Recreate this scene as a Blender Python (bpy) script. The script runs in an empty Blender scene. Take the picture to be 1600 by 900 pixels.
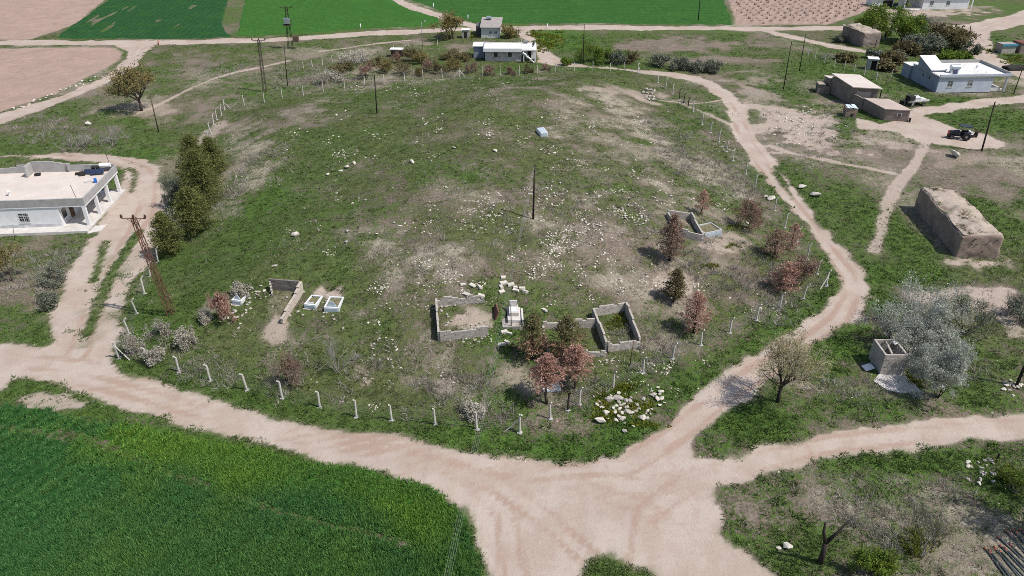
import bpy, math, random
import numpy as np

# ------------------------------------------------------------------ camera, sky, sun, exposure
scene = bpy.context.scene
COL = scene.collection
CAM_H, PITCH, F_PX = 43.0, math.radians(31.0), 1164.0
cam_data = bpy.data.cameras.new("camera")
cam_data.sensor_width = 36.0
cam_data.lens = 36.0 * F_PX / 1600.0
cam_data.clip_start, cam_data.clip_end = 0.5, 20000.0
cam = bpy.data.objects.new("camera", cam_data)
cam.location = (0, 0, CAM_H)
cam.rotation_euler = (math.pi / 2 - PITCH, 0, 0)
COL.objects.link(cam)
scene.camera = cam

SUN_EL = math.radians(55.5)
SUN_AZ = math.atan2(1.0, -0.40)          # sun stands to the right, a little towards the viewer (x=1, y=-0.4)
world = bpy.data.worlds.new("World")
scene.world = world
world.use_nodes = True
wn = world.node_tree
wn.nodes.clear()
sky = wn.nodes.new("ShaderNodeTexSky")
sky.sky_type = 'NISHITA'
sky.sun_disc = False
sky.sun_elevation = SUN_EL
sky.sun_rotation = SUN_AZ
sky.air_density, sky.dust_density = 1.0, 1.5
bg = wn.nodes.new("ShaderNodeBackground")
bg.inputs["Strength"].default_value = 0.115
wo = wn.nodes.new("ShaderNodeOutputWorld")
wn.links.new(sky.outputs[0], bg.inputs[0])
wn.links.new(bg.outputs[0], wo.inputs[0])

sun_data = bpy.data.lights.new("sun", 'SUN')
sun_data.energy = 4.1
sun_data.angle = math.radians(0.53)
sun_data.color = (1.0, 0.955, 0.89)
sun = bpy.data.objects.new("sun", sun_data)
COL.objects.link(sun)
sd = np.array([math.sin(SUN_AZ) * math.cos(SUN_EL), math.cos(SUN_AZ) * math.cos(SUN_EL), math.sin(SUN_EL)])
sun.rotation_euler = (math.pi / 2 - SUN_EL, 0, math.pi - SUN_AZ)
sun.location = tuple(sd * 300)

vs = scene.view_settings
vs.view_transform, vs.look, vs.exposure, vs.gamma = 'Standard', 'None', 0.20, 1.0
vs.use_curve_mapping = False
scene.cycles.max_bounces = 5
scene.cycles.use_denoising = False
scene.cycles.transparent_max_bounces = 8
scene.cycles.use_adaptive_sampling = True
scene.cycles.pixel_filter_type = 'BLACKMAN_HARRIS'
scene.cycles.filter_width = 0.85

random.seed(7)
RNG = np.random.default_rng(11)

# ------------------------------------------------------------------ small maths
def vnoise(x, y, seed=0):
    x = np.asarray(x, float); y = np.asarray(y, float)
    xi = np.floor(x).astype(np.int64); yi = np.floor(y).astype(np.int64)
    fx = x - xi; fy = y - yi
    fx = fx * fx * (3 - 2 * fx); fy = fy * fy * (3 - 2 * fy)
    def h(a, b):
        n = (a * 374761393 + b * 668265263 + seed * 974711 + 1013) & 0x7fffffff
        n = ((n ^ (n >> 13)) * 1274126177) & 0x7fffffff
        n = n ^ (n >> 16)
        return (n & 0xffff) / 65535.0
    return (h(xi, yi) * (1 - fx) + h(xi + 1, yi) * fx) * (1 - fy) + (h(xi, yi + 1) * (1 - fx) + h(xi + 1, yi + 1) * fx) * fy

def fbm(x, y, scale, octv=4, seed=0, rough=0.5):
    """noise in -1..1, feature size `scale` metres"""
    t = 0; a = 1; s = 0; f = 1.0 / scale
    for o in range(octv):
        t = t + a * (vnoise(x * f + 17.3 * o, y * f - 9.1 * o, seed + o) * 2 - 1); s += a
        a *= rough; f *= 2.03
    return t / s * 1.6

def sstep(a, b, x):
    t = np.clip((x - a) / (b - a), 0, 1)
    return t * t * (3 - 2 * t)

def seg_dist(X, Y, pts, closed=False):
    d = np.full(np.shape(X), 1e9)
    n = len(pts)
    for i in range(n if closed else n - 1):
        ax, ay = pts[i][:2]; bx, by = pts[(i + 1) % n][:2]
        dx, dy = bx - ax, by - ay
        L = dx * dx + dy * dy + 1e-12
        t = np.clip(((X - ax) * dx + (Y - ay) * dy) / L, 0, 1)
        d = np.minimum(d, (X - ax - t * dx) ** 2 + (Y - ay - t * dy) ** 2)
    return np.sqrt(d)

def inside(X, Y, pts):
    c = np.zeros(np.shape(X), bool)
    n = len(pts)
    for i in range(n):
        ax, ay = pts[i][:2]; bx, by = pts[(i + 1) % n][:2]
        if ay == by: continue
        k = ((ay > Y) != (by > Y)) & (X < (bx - ax) * (Y - ay) / (by - ay) + ax)
        c ^= k
    return c

def poly_sd(X, Y, pts):
    d = seg_dist(X, Y, pts, True)
    return np.where(inside(X, Y, pts), -d, d)

# ------------------------------------------------------------------ survey: picture point -> place on the ground
_c, _s = math.cos(PITCH), math.sin(PITCH)
def ray(px, py):
    a = (np.asarray(px, float) - 800) / F_PX; b = (450 - np.asarray(py, float)) / F_PX
    return a, _c + b * _s, -_s + b * _c
def flat(px, py, z=0.0):
    dx, dy, dz = ray(px, py)
    t = (z - CAM_H) / dz
    return dx * t, dy * t

FENCE_PX = [(186,560),(232,567),(280,581),(329,595),(386,609),(441,622),(500,637),(557,652),(612,657),(680,663),(745,671),(812,675),
    (860,653),(905,632),(958,607),(1005,582),(1051,560),(1095,539),(1140,520),(1182,500),(1218,482),(1255,466),(1290,445),(1276,424),
    (1261,403),(1245,377),(1226,356),(1210,329),(1197,310),(1180,292),(1165,272),(1145,251),(1135,237),(1123,222),(1110,207),(1097,195),
    (1083,175),(1075,168),(1062,155),(1051,147),(1040,138),(1028,129),(997,113),(976,111),(953,112),(926,110),(897,111),(868,113),
    (840,116),(811,117),(782,118),(754,119),(718,121),(691,122),(661,124),(632,127),(600,131),(570,134),(538,138),(505,143),(474,149),
    (441,153),(413,160),(382,165),(351,172),(346,180),(339,187),(334,195),(330,209),(325,221),(310,255),(296,285),(282,330),(274,347),
    (260,380),(247,410),(235,432),(226,459),(214,490),(202,522)]
MOUND = [(float(a), float(b)) for a, b in zip(*flat([p[0] for p in FENCE_PX], [p[1] for p in FENCE_PX]))]

GX0, GX1, GY0, GY1 = -178.0, 178.0, 20.0, 280.0
_gx = np.arange(GX0 - 2, GX1 + 3, 1.0); _gy = np.arange(GY0 - 2, GY1 + 3, 1.0)
_X, _Y = np.meshgrid(_gx, _gy)
_d = np.maximum(-poly_sd(_X, _Y, MOUND), 0)
_scale = 21 - 8 * sstep(-25, -48, _X) * sstep(40, 60, _Y) + 9 * sstep(105, 140, _Y)
_h = 6.8 * (1 - np.exp(-(_d / _scale) ** 1.45))
_h += 0.55 * fbm(_X, _Y, 26, 3, 3) * sstep(2, 18, _d) + 0.18 * fbm(_X, _Y, 9, 3, 8)
def _blur(a, n):
    for _ in range(n):
        p = np.pad(a, 1, mode='edge')
        a = (p[:-2, 1:-1] + p[2:, 1:-1] + p[1:-1, :-2] + p[1:-1, 2:] + 2 * a) / 6
    return a
HG = _blur(_h, 8)
def hz(x, y):
    x = np.asarray(x, float); y = np.asarray(y, float)
    u = np.clip(x - _gx[0], 0, len(_gx) - 1.001); v = np.clip(y - _gy[0], 0, len(_gy) - 1.001)
    i = u.astype(int); j = v.astype(int); fu = u - i; fv = v - j
    return (HG[j, i] * (1 - fu) + HG[j, i + 1] * fu) * (1 - fv) + (HG[j + 1, i] * (1 - fu) + HG[j + 1, i + 1] * fu) * fv
def at(px, py):
    """where the ground is that shows at this point of the photograph"""
    z = np.zeros(np.shape(px))
    for _ in range(14):
        x, y = flat(px, py, z)
        z = 0.5 * z + 0.5 * hz(x, y)
    return x, y, hz(x, y)
def at1(px, py):
    x, y, z = at(px, py)
    return float(x), float(y), float(z)
def trace(pts):
    x, y, z = at([p[0] for p in pts], [p[1] for p in pts])
    return list(zip(x.tolist(), y.tolist()))
def px_size(px, py, npx):
    """metres covered by npx picture pixels at the ground point"""
    x, y, z = at1(px, py)
    depth = y * _c + (CAM_H - z) * _s
    return npx * depth / F_PX
# ------------------------------------------------------------------ node helpers
class NT:
    def __init__(self, name):
        self.m = bpy.data.materials.new(name); self.m.use_nodes = True
        self.t = self.m.node_tree; self.t.nodes.clear()
        self.out = self.t.nodes.new("ShaderNodeOutputMaterial")
        self.b = self.t.nodes.new("ShaderNodeBsdfPrincipled")
        self.t.links.new(self.b.outputs[0], self.out.inputs[0])
        self.b.inputs["Specular IOR Level"].default_value = 0.2
    def put(self, sock, v):
        if hasattr(v, "is_linked") or hasattr(v, "links"): self.t.links.new(v, sock)
        elif isinstance(v, (tuple, list)): sock.default_value = (*v, 1.0) if len(v) == 3 and sock.type == 'RGBA' else v
        else: sock.default_value = v
    def node(self, typ): return self.t.nodes.new(typ)
    def coord(self, which="Object"): return self.node("ShaderNodeTexCoord").outputs[which]
    def pos(self): return self.node("ShaderNodeNewGeometry").outputs["Position"]
    def noise(self, vec, scale, detail=4, rough=0.55, dist=0.0, col=False):
        n = self.node("ShaderNodeTexNoise"); n.inputs["Scale"].default_value = scale
        n.inputs["Detail"].default_value = detail; n.inputs["Roughness"].default_value = rough; n.inputs["Distortion"].default_value = dist
        self.t.links.new(vec, n.inputs["Vector"]); return n.outputs["Color" if col else "Fac"]
    def voro(self, vec, scale, feat='F1', out="Distance"):
        n = self.node("ShaderNodeTexVoronoi"); n.feature = feat; n.inputs["Scale"].default_value = scale
        self.t.links.new(vec, n.inputs["Vector"]); return n.outputs[out]
    def math(self, op, a, b=0.0, c=None):
        n = self.node("ShaderNodeMath"); n.operation = op
        self.put(n.inputs[0], a); self.put(n.inputs[1], b)
        if c is not None: self.put(n.inputs[2], c)
        return n.outputs[0]
    def ss(self, x, lo, hi, a=0.0, b=1.0):
        n = self.node("ShaderNodeMapRange"); n.interpolation_type = 'SMOOTHSTEP'
        self.put(n.inputs[0], x); self.put(n.inputs[1], lo); self.put(n.inputs[2], hi); self.put(n.inputs[3], a); self.put(n.inputs[4], b)
        return n.outputs[0]
    def mix(self, f, a, b, mode='MIX'):
        n = self.node("ShaderNodeMix"); n.data_type = 'RGBA'; n.blend_type = mode
        self.put(n.inputs[0], f); self.put(n.inputs[6], a); self.put(n.inputs[7], b); return n.outputs[2]
    def attr(self, name, out="Fac", typ='GEOMETRY'):
        n = self.node("ShaderNodeAttribute"); n.attribute_name = name; n.attribute_type = typ; return n.outputs[out]
    def sep(self, c):
        n = self.node("ShaderNodeSeparateColor"); self.put(n.inputs[0], c); return n.outputs
    def bump(self, h, strength, dist):
        n = self.node("ShaderNodeBump"); n.inputs["Strength"].default_value = strength; n.inputs["Distance"].default_value = dist
        self.put(n.inputs["Height"], h); self.t.links.new(n.outputs[0], self.b.inputs["Normal"])
    def set(self, **k):
        for a, v in k.items(): self.put(self.b.inputs[a.replace("_", " ")], v)
        return self.m

MATS = {}
def plain(name, c1, c2=None, scale=1.5, rough=0.85, bump=0.0, bscale=18, spec=0.2, metal=0.0, dirt=None, dirt_amt=0.4, fine=0.35):
    """painted / rendered / natural surface with blotches, fine grain and some wear"""
    if name in MATS: return MATS[name]
    n = NT(name); v = n.coord()
    c2 = c2 or tuple(x * 0.75 for x in c1)
    f = n.ss(n.noise(v, scale, 6, 0.62), 0.32, 0.68)
    c = n.mix(f, c1, c2)
    g = n.noise(v, scale * 9, 4, 0.7)
    c = n.mix(n.math('MULTIPLY', n.ss(g, 0.42, 0.72), fine), c, tuple(x * 0.62 for x in c2))
    if dirt:
        d = n.ss(n.noise(v, scale * 0.7, 7, 0.72, 0.6), 0.5, 0.68)
        c = n.mix(n.math('MULTIPLY', d, dirt_amt), c, dirt)
    n.set(Base_Color=c, Roughness=rough, Metallic=metal)
    n.b.inputs["Specular IOR Level"].default_value = spec
    if bump: n.bump(n.noise(v, bscale, 5, 0.65), bump, 0.05)
    MATS[name] = n.m
    return n.m

def leafy(name, c1, c2, trans=0.25):
    """foliage: colour per leaf clump from a face attribute"""
    if name in MATS: return MATS[name]
    n = NT(name)
    a = n.attr("tint")
    c = n.mix(a, c1, c2)
    n.set(Base_Color=c, Roughness=0.75)
    n.b.inputs["Specular IOR Level"].default_value = 0.12
    if trans:
        tr = n.node("ShaderNodeBsdfTranslucent"); n.put(tr.inputs[0], c)
        mx = n.node("ShaderNodeMixShader"); mx.inputs[0].default_value = trans
        n.t.links.new(n.b.outputs[0], mx.inputs[1]); n.t.links.new(tr.outputs[0], mx.inputs[2]); n.t.links.new(mx.outputs[0], n.out.inputs[0])
    MATS[name] = n.m
    return n.m
# ------------------------------------------------------------------ objects helper
def link(o, parent=None):
    COL.objects.link(o)
    if parent is not None: o.parent = parent
    return o
def tag(o, label=None, cat=None, group=None, kind=None):
    if label: o["label"] = label
    if cat: o["category"] = cat
    if group: o["group"] = group
    if kind or cat: o["kind"] = kind or "thing"
    return o
def np_mesh(name, V, T, mat=None, smooth=True, attrs=None):
    me = bpy.data.meshes.new(name)
    V = np.ascontiguousarray(V, np.float32); T = np.ascontiguousarray(T, np.int32)
    k = T.shape[1]
    me.vertices.add(len(V)); me.vertices.foreach_set("co", V.ravel())
    me.loops.add(T.size); me.loops.foreach_set("vertex_index", T.ravel())
    me.polygons.add(len(T)); me.polygons.foreach_set("loop_start", np.arange(0, T.size, k, dtype=np.int32))
    if len(T): me.polygons.foreach_set("use_smooth", np.full(len(T), bool(smooth)))
    for an, (typ, dom, data) in (attrs or {}).items():
        a = me.attributes.new(an, typ, dom)
        a.data.foreach_set("color" if typ == 'FLOAT_COLOR' else ("vector" if typ == 'FLOAT_VECTOR' else "value"), np.ascontiguousarray(data, np.float32).ravel())
    if mat is not None: me.materials.append(mat)
    me.update(calc_edges=True)
    return me

# ------------------------------------------------------------------ layout of roads and fields
ROAD_MAIN = trace([(-25,536),(85,540),(120,550),(160,565),(225,597),(300,617),(400,641),(500,665),(575,676),(650,692),(730,706),(800,715),(900,721),(930,721),(960,708),
    (1012,680),(1050,655),(1125,590),(1200,538),(1250,507),(1292,474),(1304,455),(1306,440),(1295,405),(1262,360),(1227,320),(1200,285),(1155,225),(1139,195),(1136,172),
    (1125,155),(1095,132),(1050,121),(1000,114),(955,108),(910,106),(870,103),(842,97),(838,88),(836,72),(808,54),(795,44),(825,46),(850,72),(865,85),(885,95),(912,101),
    (1000,109),(1050,112),(1095,119),(1125,133),(1150,152),(1165,170),(1171,190),(1180,208),(1203,242),(1240,298),(1300,365),(1340,408),(1352,425),(1358,448),(1350,470),
    (1337,495),(1310,512),(1270,540),(1240,560),(1200,592),(1162,622),(1100,672),(1086,695),(1084,714),(1125,712),(1200,695),(1275,682),(1325,672),(1400,660),(1500,648),
    (1640,641),(1640,687),(1500,688),(1425,700),(1350,712),(1300,722),(1237,738),(1180,750),(1130,762),(1112,780),(1118,815),(1136,850),(1175,872),(1205,892),(1250,960),
    (770,960),(766,900),(759,870),(748,835),(725,797),(700,770),(662,752),(615,739),(550,725),(475,710),(400,692),(337,682),(300,670),(250,652),(187,635),(150,620),
    (100,605),(50,594),(22,590),(12,606),(-25,618)])
ROAD_HOLES = [trace([(912,960),(920,885),(930,875),(955,872),(1000,885),(1020,900),(1045,960)]),
              trace([(1204,243),(1208,243),(1230,285),(1243,311),(1238,312),(1220,288)])]
ROAD_BRANCH = trace([(178,70),(197,80),(195,92),(170,117),(100,149),(0,179),(-40,192),(-40,206),(0,194),(80,166),(175,126),(215,101),(232,80),(245,68)])
TRACK = trace([(85,542),(82,500),(100,450),(112,420),(135,385),(158,352),(165,322),(185,290),(196,268),(160,253),(100,249),(-25,247),(-25,239),(100,241),(180,244),(230,251),
    (252,272),(264,300),(257,330),(250,370),(240,402),(222,432),(209,462),(195,500),(181,535),(164,567),(120,556)])
STROKES = [  # centre line, half width in metres
    (trace([(-60,67),(175,66.5),(300,66),(400,63.5),(500,57.5),(570,52.5),(683,47),(735,45),(800,44.5),(1000,44),(1180,45),(1300,44),(1420,43),(1530,42)]), 2.5),
    (trace([(1190,46),(1225,55),(1300,72),(1350,80),(1400,88)]), 1.7),
    (trace([(590,-8),(640,10),(690,25),(740,41)]), 2.3),
    (trace([(1660,12),(1600,28),(1560,38),(1525,44)]), 4.6),
    (trace([(1530,44),(1526,58),(1528,74),(1545,92),(1590,112),(1640,126)]), 3.0),
    (trace([(1400,183),(1450,172),(1500,165),(1600,154),(1640,150)]), 2.0),
]
YARD = trace([(1335,184),(1375,192),(1422,178),(1450,172),(1452,186),(1480,196),(1530,208),(1575,222),(1560,234),(1500,230),(1440,226),(1400,207),(1340,201)])
PATHS = [
    (trace([(1205,228),(1232,238),(1260,244),(1320,256),(1395,270)]), 0.8),
    (trace([(1450,205),(1444,230),(1430,256),(1402,290),(1386,320),(1376,360),(1366,392)]), 0.85),
    (trace([(1020,155),(1060,160),(1100,176),(1140,194)]), 0.45),
    (trace([(1078,162),(1105,160),(1132,155)]), 0.5),
    (trace([(215,178),(250,163),(290,142),(340,121),(368,113),(450,95)]), 0.5),
    (trace([(500,80),(560,72),(640,63)]), 0.5),
    (trace([(430,500),(445,508),(425,530)]), 0.35),
]
F = {}
F["plowed_a"] = trace([(-60,-12),(182,-12),(120,36),(80,52),(50,62),(-60,62)])
F["crop_a"] = trace([(188,-12),(97,50),(90,60),(250,61),(362,58),(346,40),(352,18),(360,-12)])
F["crop_b"] = trace([(386,-12),(372,42),(368,56),(400,56),(500,50),(570,45),(684,39),(686,27),(640,15),(590,-12)])
F["crop_c"] = trace([(608,-12),(690,18),(742,36),(800,37),(1000,38),(1144,39),(1128,-12)])
F["vine"] = trace([(1134,-12),(1150,39),(1290,39),(1345,21),(1372,12),(1320,-12)])
F["plowed_b"] = trace([(-60,76),(150,74),(183,75),(193,83),(190,92),(168,108),(140,120),(90,144),(0,176),(-60,192)])
F["crop_d"] = trace([(-40,634),(30,634),(80,640),(110,652),(150,661),(190,662),(240,668),(300,688),(337,692),(400,700),(475,717),(550,731),(612,745),(656,757),(692,774),(715,800),
    (738,838),(748,872),(754,902),(758,960),(-40,960)])

# ------------------------------------------------------------------ terrain grid and its cover
STEP = 0.5
gx = np.arange(GX0, GX1 + 0.01, STEP); gy = np.arange(GY0, GY1 + 0.01, STEP)
NXg, NYg = len(gx), len(gy)
TX, TY = [a.ravel() for a in np.meshgrid(gx, gy)]

def near_mask(pts, pad=8):
    a = np.array(pts)
    return (TX > a[:, 0].min() - pad) & (TX < a[:, 0].max() + pad) & (TY > a[:, 1].min() - pad) & (TY < a[:, 1].max() + pad)
def gsd(pts, pad=8):
    r = np.full(TX.shape, float(pad)); k = near_mask(pts, pad)
    r[k] = np.minimum(poly_sd(TX[k], TY[k], pts), pad); return r
def gline(pts, hw, pad=8):
    r = np.full(TX.shape, float(pad)); k = near_mask(pts, pad)
    r[k] = np.minimum(seg_dist(TX[k], TY[k], pts) - hw, pad); return r

road = gsd(ROAD_MAIN)
for hsh in ROAD_HOLES: road = np.maximum(road, -gsd(hsh))
road = np.minimum(road, gsd(ROAD_BRANCH))
for p, w in STROKES: road = np.minimum(road, gline(p, w))
track = gsd(TRACK)
yard = gsd(YARD)
path = np.full(TX.shape, 8.0)
for p, w in PATHS: path = np.minimum(path, gline(p, w))
FS = {k: gsd(v) for k, v in F.items()}
mound_sd = gsd(MOUND, 60)

rag = 0.55 * fbm(TX, TY, 2.6, 4, 21, 0.65) + 0.35 * fbm(TX, TY, 11, 2, 22)
road_f = np.minimum(np.minimum(road + rag, track + rag * 1.5), yard + rag * 1.6)
fld_rag = 0.35 * fbm(TX, TY, 3, 3, 31)

# micro relief
TZ = hz(TX, TY) + 0.035 * fbm(TX, TY, 1.6, 3, 41)
TZ += 0.05 * sstep(0.0, 1.2, road_f) * np.clip(fbm(TX, TY, 2.2, 3, 43), -1, 1)
TZ -= 0.05 * sstep(1.5, -1.5, road)
_px, _py, _ = at1(514, 449)
TZ -= 0.9 * sstep(1.15, .55, np.sqrt(((TX - _px) / .75) ** 2 + ((TY - _py) / .6) ** 2))      # dug hole behind the white graves

# cover weights: bare soil B, green G, dry straw D, lush hue L; tint of the soil P
n20 = fbm(TX, TY, 22, 4, 51); n7 = fbm(TX, TY, 7, 4, 52); n3 = fbm(TX, TY, 3, 4, 53, 0.6)
G = 0.58 + 0.24 * n20 + 0.22 * n7 + 0.22 * n3
D = 0.46 - 0.25 * n20 + 0.30 * fbm(TX, TY, 9, 4, 54)
L = 0.45 + 0.4 * fbm(TX, TY, 16, 3, 55)
P = np.full(TX.shape, 0.35)
inm = sstep(0.5, -2.0, mound_sd)

def mixto(A, v, w): return A + (v - A) * np.clip(w, 0, 1)
def blob(px, py, rx, ry, soft=0.5, ragm=0.35):
    """elliptic patch; radii in picture pixels at that spot"""
    x, y, z = at1(px, py)
    x2, y2, _ = at1(px + rx, py); _, y3, _ = at1(px, py - ry)
    ax = max(abs(x2 - x), 0.3); ay = max(abs(y3 - y), 0.3)
    r = np.sqrt(((TX - x) / ax) ** 2 + ((TY - y) / ay) ** 2) + ragm * n3 + 0.25 * n7
    return sstep(1 + soft * 0.5, 1 - soft * 0.5, r)

# the mound: greener on its left flank, browner and stony to the right
G = mixto(G, 0.68 + 0.10 * n20 + 0.18 * n7 + 0.26 * n3, inm)
D = mixto(D, 0.44 + 0.26 * fbm(TX, TY, 5, 4, 57, .6), inm)
L = mixto(L, 0.24 + 0.34 * fbm(TX, TY, 9, 4, 58, .6), inm)
for px, py, rx, ry, dg, dd, dl in [
    (430,330,170,110,.20,-.02,.02),(330,420,90,90,.30,-.15,.30),(470,240,110,50,.14,.02,.02),(560,290,120,60,.12,0,.1),(640,140,170,22,.15,.05,.15),
    (820,170,120,35,-.02,.0,-.2),(960,210,75,45,-.26,.18,-.2),(1000,180,40,30,-.22,.16,-.1),(940,300,120,50,-.16,.05,-.2),(700,330,110,60,-.20,.12,-.2),(640,420,90,40,-.22,.15,-.2),
    (860,390,140,60,-.12,.0,-.2),(1100,420,100,60,-.35,.05,-.1),(1060,480,70,40,-.40,.0,-.1),(1000,560,60,40,-.30,.1,-.1),(880,610,60,40,-.35,.0,0),(680,610,140,45,-.12,.38,-.1),
    (560,560,110,40,-.08,.22,0),(440,580,60,40,-.05,.2,0),(300,560,80,30,.05,.3,.1),(1180,440,60,50,-.3,.05,0),(1080,255,70,32,-.18,.30,-.1),(1150,290,60,30,-.10,.20,0),
    (440,190,70,22,-.45,.1,0),(470,180,40,14,-.3,0,0),(380,290,30,50,-.30,.45,0),(420,245,50,25,-.25,.45,0),(345,230,30,35,-.1,.3,0),(520,130,130,14,-.2,.5,0),(700,120,130,8,-.1,.4,0),
    (980,150,60,14,-.45,.1,0),(800,530,50,40,.25,-.2,.5),(790,620,50,40,.3,-.2,.5),(500,500,60,25,-.05,.12,0),(730,460,60,22,.05,.1,.1),(1130,550,60,25,.4,-.3,.5)]:
    w = blob(px, py, rx, ry, 1.3) * inm
    G += .48 * dg * w; D += .8 * dd * w; L += dl * w
# lush verge along the road sides
verge = sstep(4.2, 0.6, road_f + 0.8 * n7) * sstep(-0.2, 0.4, road_f)
vg = verge * sstep(125, 90, TY)
G = mixto(G, 0.92, 0.8 * vg * sstep(-0.5, 0.3, n20 + 0.4)); L = mixto(L, 0.85, 0.6 * vg); D = mixto(D, 0.1, 0.7 * vg)
# patches outside
for px, py, rx, ry, g, d, l in [
    (1240,620,130,60,.66,.5,.5),(1180,660,60,30,.95,.1,.8),(1300,560,70,40,.90,.1,.8),(1380,470,40,25,.9,.15,.7),(1400,430,110,18,.95,.1,.75),(1330,330,70,60,.80,.25,.5),(1400,370,40,50,.9,.1,.7),
    (1560,330,80,70,.80,.3,.55),(1500,560,90,40,.85,.3,.5),(1420,720,120,22,.92,.15,.7),(1300,770,110,45,.70,.6,.55),(1400,830,120,60,.48,.7,.5),(1260,850,60,40,.75,.2,.6),(1500,860,70,50,.40,.65,.3),
    (1560,760,60,40,.7,.3,.5),(1350,600,80,40,.68,.5,.5),(1260,210,70,28,.12,.30,.2),(1400,240,60,20,.15,.3,.2),(1500,270,80,30,.2,.35,.2),(1330,140,40,20,.35,.4,.3),(1550,185,70,16,.95,.1,.7),
    (1510,160,60,7,.95,.1,.7),(1300,110,90,16,.85,.2,.6),(1150,75,60,20,.6,.3,.4),(1060,68,95,9,.05,.35,.0),(1130,92,80,5,.1,.3,0),(880,60,45,18,.85,.1,1.0),(1100,105,70,6,.8,.2,.4),
    (330,90,90,12,.42,.45,.2),(120,200,110,40,.60,.45,.3),(60,150,60,14,.4,.55,.2),(210,190,50,16,.75,.2,.6),(260,170,60,14,.25,.4,.2),(230,215,60,14,.8,.2,.4),(480,105,70,20,.5,.45,.3),(560,65,120,8,.5,.4,.3),
    (300,160,40,16,.3,.4,.2),(60,225,120,14,.85,.15,.5),(230,240,50,10,.95,.1,.7),(60,420,60,40,.45,.45,.4),(40,515,45,20,.75,.25,.5),(30,400,40,12,.5,.4,.4),(175,270,15,12,.9,.1,.6),(95,440,20,40,.3,.3,.3),
    (40,603,60,10,.95,.05,.7),(150,640,60,12,.85,.1,.7),(250,660,60,10,.75,.25,.7),(1540,60,40,20,.75,.2,.8),(1450,30,70,10,.2,.35,.2),(1570,40,40,8,.6,.3,.5),(680,90,90,14,.7,.3,.3),(1390,110,60,15,.6,.3,.4),
    (1560,470,50,25,.10,.25,.1),(1440,465,60,10,.05,.2,0),(1520,610,60,30,.8,.2,.5),(720,75,30,6,.1,.4,0),(655,68,25,6,.12,.5,0),(1100,145,35,12,.6,.35,.4),(1110,205,30,25,.65,.3,.4)]:
    w = blob(px, py, rx, ry, 0.8) * (1 - 0.9 * inm)
    G = mixto(G, .08 + .95 * g + 0.20 * n7 + 0.24 * n3, 0.85 * w); D = mixto(D, d + 0.15 * n7, 0.85 * w); L = mixto(L, l, 0.8 * w)
# bare spots: dug earth, apron of the mud house, trampled ground round graves
Bx = np.zeros(TX.shape)
for px, py, rx, ry, v in [(1530,412,55,14,1),(735,497,34,18,.9),(520,455,22,9,1),(990,147,45,7,.6),(1008,158,30,5,.7),(100,632,45,8,.9),(60,622,50,7,.9),(1130,375,50,16,.7),(560,580,35,16,.55),
    (573,597,16,11,.8),(692,608,22,12,.7),(636,592,16,8,.5),(1065,440,30,18,.7),(850,600,45,18,.6),(345,470,25,16,.6),(430,520,15,14,.8),(440,470,20,20,.5),(1240,595,20,10,.6),(1370,610,35,14,.3),
    (220,172,60,12,.6),(250,185,40,9,.5),(1250,195,75,32,.85),(1270,220,55,18,.75),(1195,150,45,12,.6),(1330,222,60,12,.7),(1360,240,40,10,.5),(1175,128,40,7,.55),(1300,170,50,12,.55),(1520,456,90,9,.85),(1585,500,36,30,.8),(1530,482,50,14,.6),(1500,255,50,10,.55),(1545,300,20,30,.4),(1400,215,60,15,.6),(1480,245,50,12,.5),(1440,462,60,12,.8),(1560,480,50,30,.7),(1410,800,50,22,.25),(1480,840,50,30,.3),
    (1420,560,30,10,.3),(440,130,60,8,.4),(480,85,50,6,.5),(290,120,40,5,.3),(150,470,60,40,.3),(140,420,50,50,.3),(120,330,60,30,.45),(225,300,40,60,.5),(330,205,12,20,.7),(345,290,10,30,.45),
    (1440,20,70,7,.8),(1360,4,30,5,.7),(1500,12,50,6,.6),(1120,330,20,8,.4),(370,200,20,10,.4),(300,270,10,8,.5),(985,230,40,15,.45)]:
    Bx = np.maximum(Bx, v * blob(px, py, rx, ry, 0.6, 0.8))
# greener strips left between the wheel ruts of the left-hand track, tree pits on the mound
strips = np.full(TX.shape, 8.0)
for pts, w in [([(138,522),(150,487),(166,446),(183,415),(203,385),(216,362)], 0.55), ([(146,440),(158,405),(165,378)], 0.4), ([(186,508),(200,466),(220,428)], 0.25), ([(206,300),(212,270),(200,262)], 0.3)]:
    strips = np.minimum(strips, gline(trace(pts), w))
sg = sstep(0.35, -0.25, strips + 0.4 * n3)
road_f = np.maximum(road_f, np.where(strips < 2, 0.35 * (sg * 2 - 1), -99))
G = mixto(G, 0.95, sg); D = mixto(D, .1, sg)
pathw = sstep(0.45, -0.25, path + 0.5 * rag)
Bx = np.maximum(Bx, 0.92 * pathw)
B = np.clip(Bx, 0, 1)
roadw = sstep(0.45, -0.35, road_f + 0.3 * n3)
trackw = sstep(0.5, -1.0, track)

# fields
ROW = np.zeros(TX.shape); RAMP = np.zeros(TX.shape); FIELD = np.zeros(TX.shape); CROP = np.zeros(TX.shape); CHUE = np.zeros(TX.shape)
def rows(key, a_px, b_px, spacing, amp):
    (x0, y0), (x1, y1) = trace([a_px, b_px]); L_ = math.hypot(x1 - x0, y1 - y0)
    nx_, ny_ = -(y1 - y0) / L_, (x1 - x0) / L_
    k = FS[key] < 6
    ROW[k] = ((TX - x0) * nx_ + (TY - y0) * ny_)[k] / spacing
    RAMP[k] = amp * sstep(.6, -.4, FS[key][k])
rows("plowed_a", (80,52), (180,-8), 1.1, .16); rows("plowed_b", (0,110), (180,95), 1.6, .22); rows("crop_a", (95,52), (185,0), 1.5, .32)
rows("crop_b", (400,50), (560,40), 2.0, .12); rows("crop_c", (800,30), (1100,32), 2.2, .25); rows("vine", (1160,36), (1200,-8), 2.6, .5); rows("crop_d", (0,735), (70,690), 1.25, .55)
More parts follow.
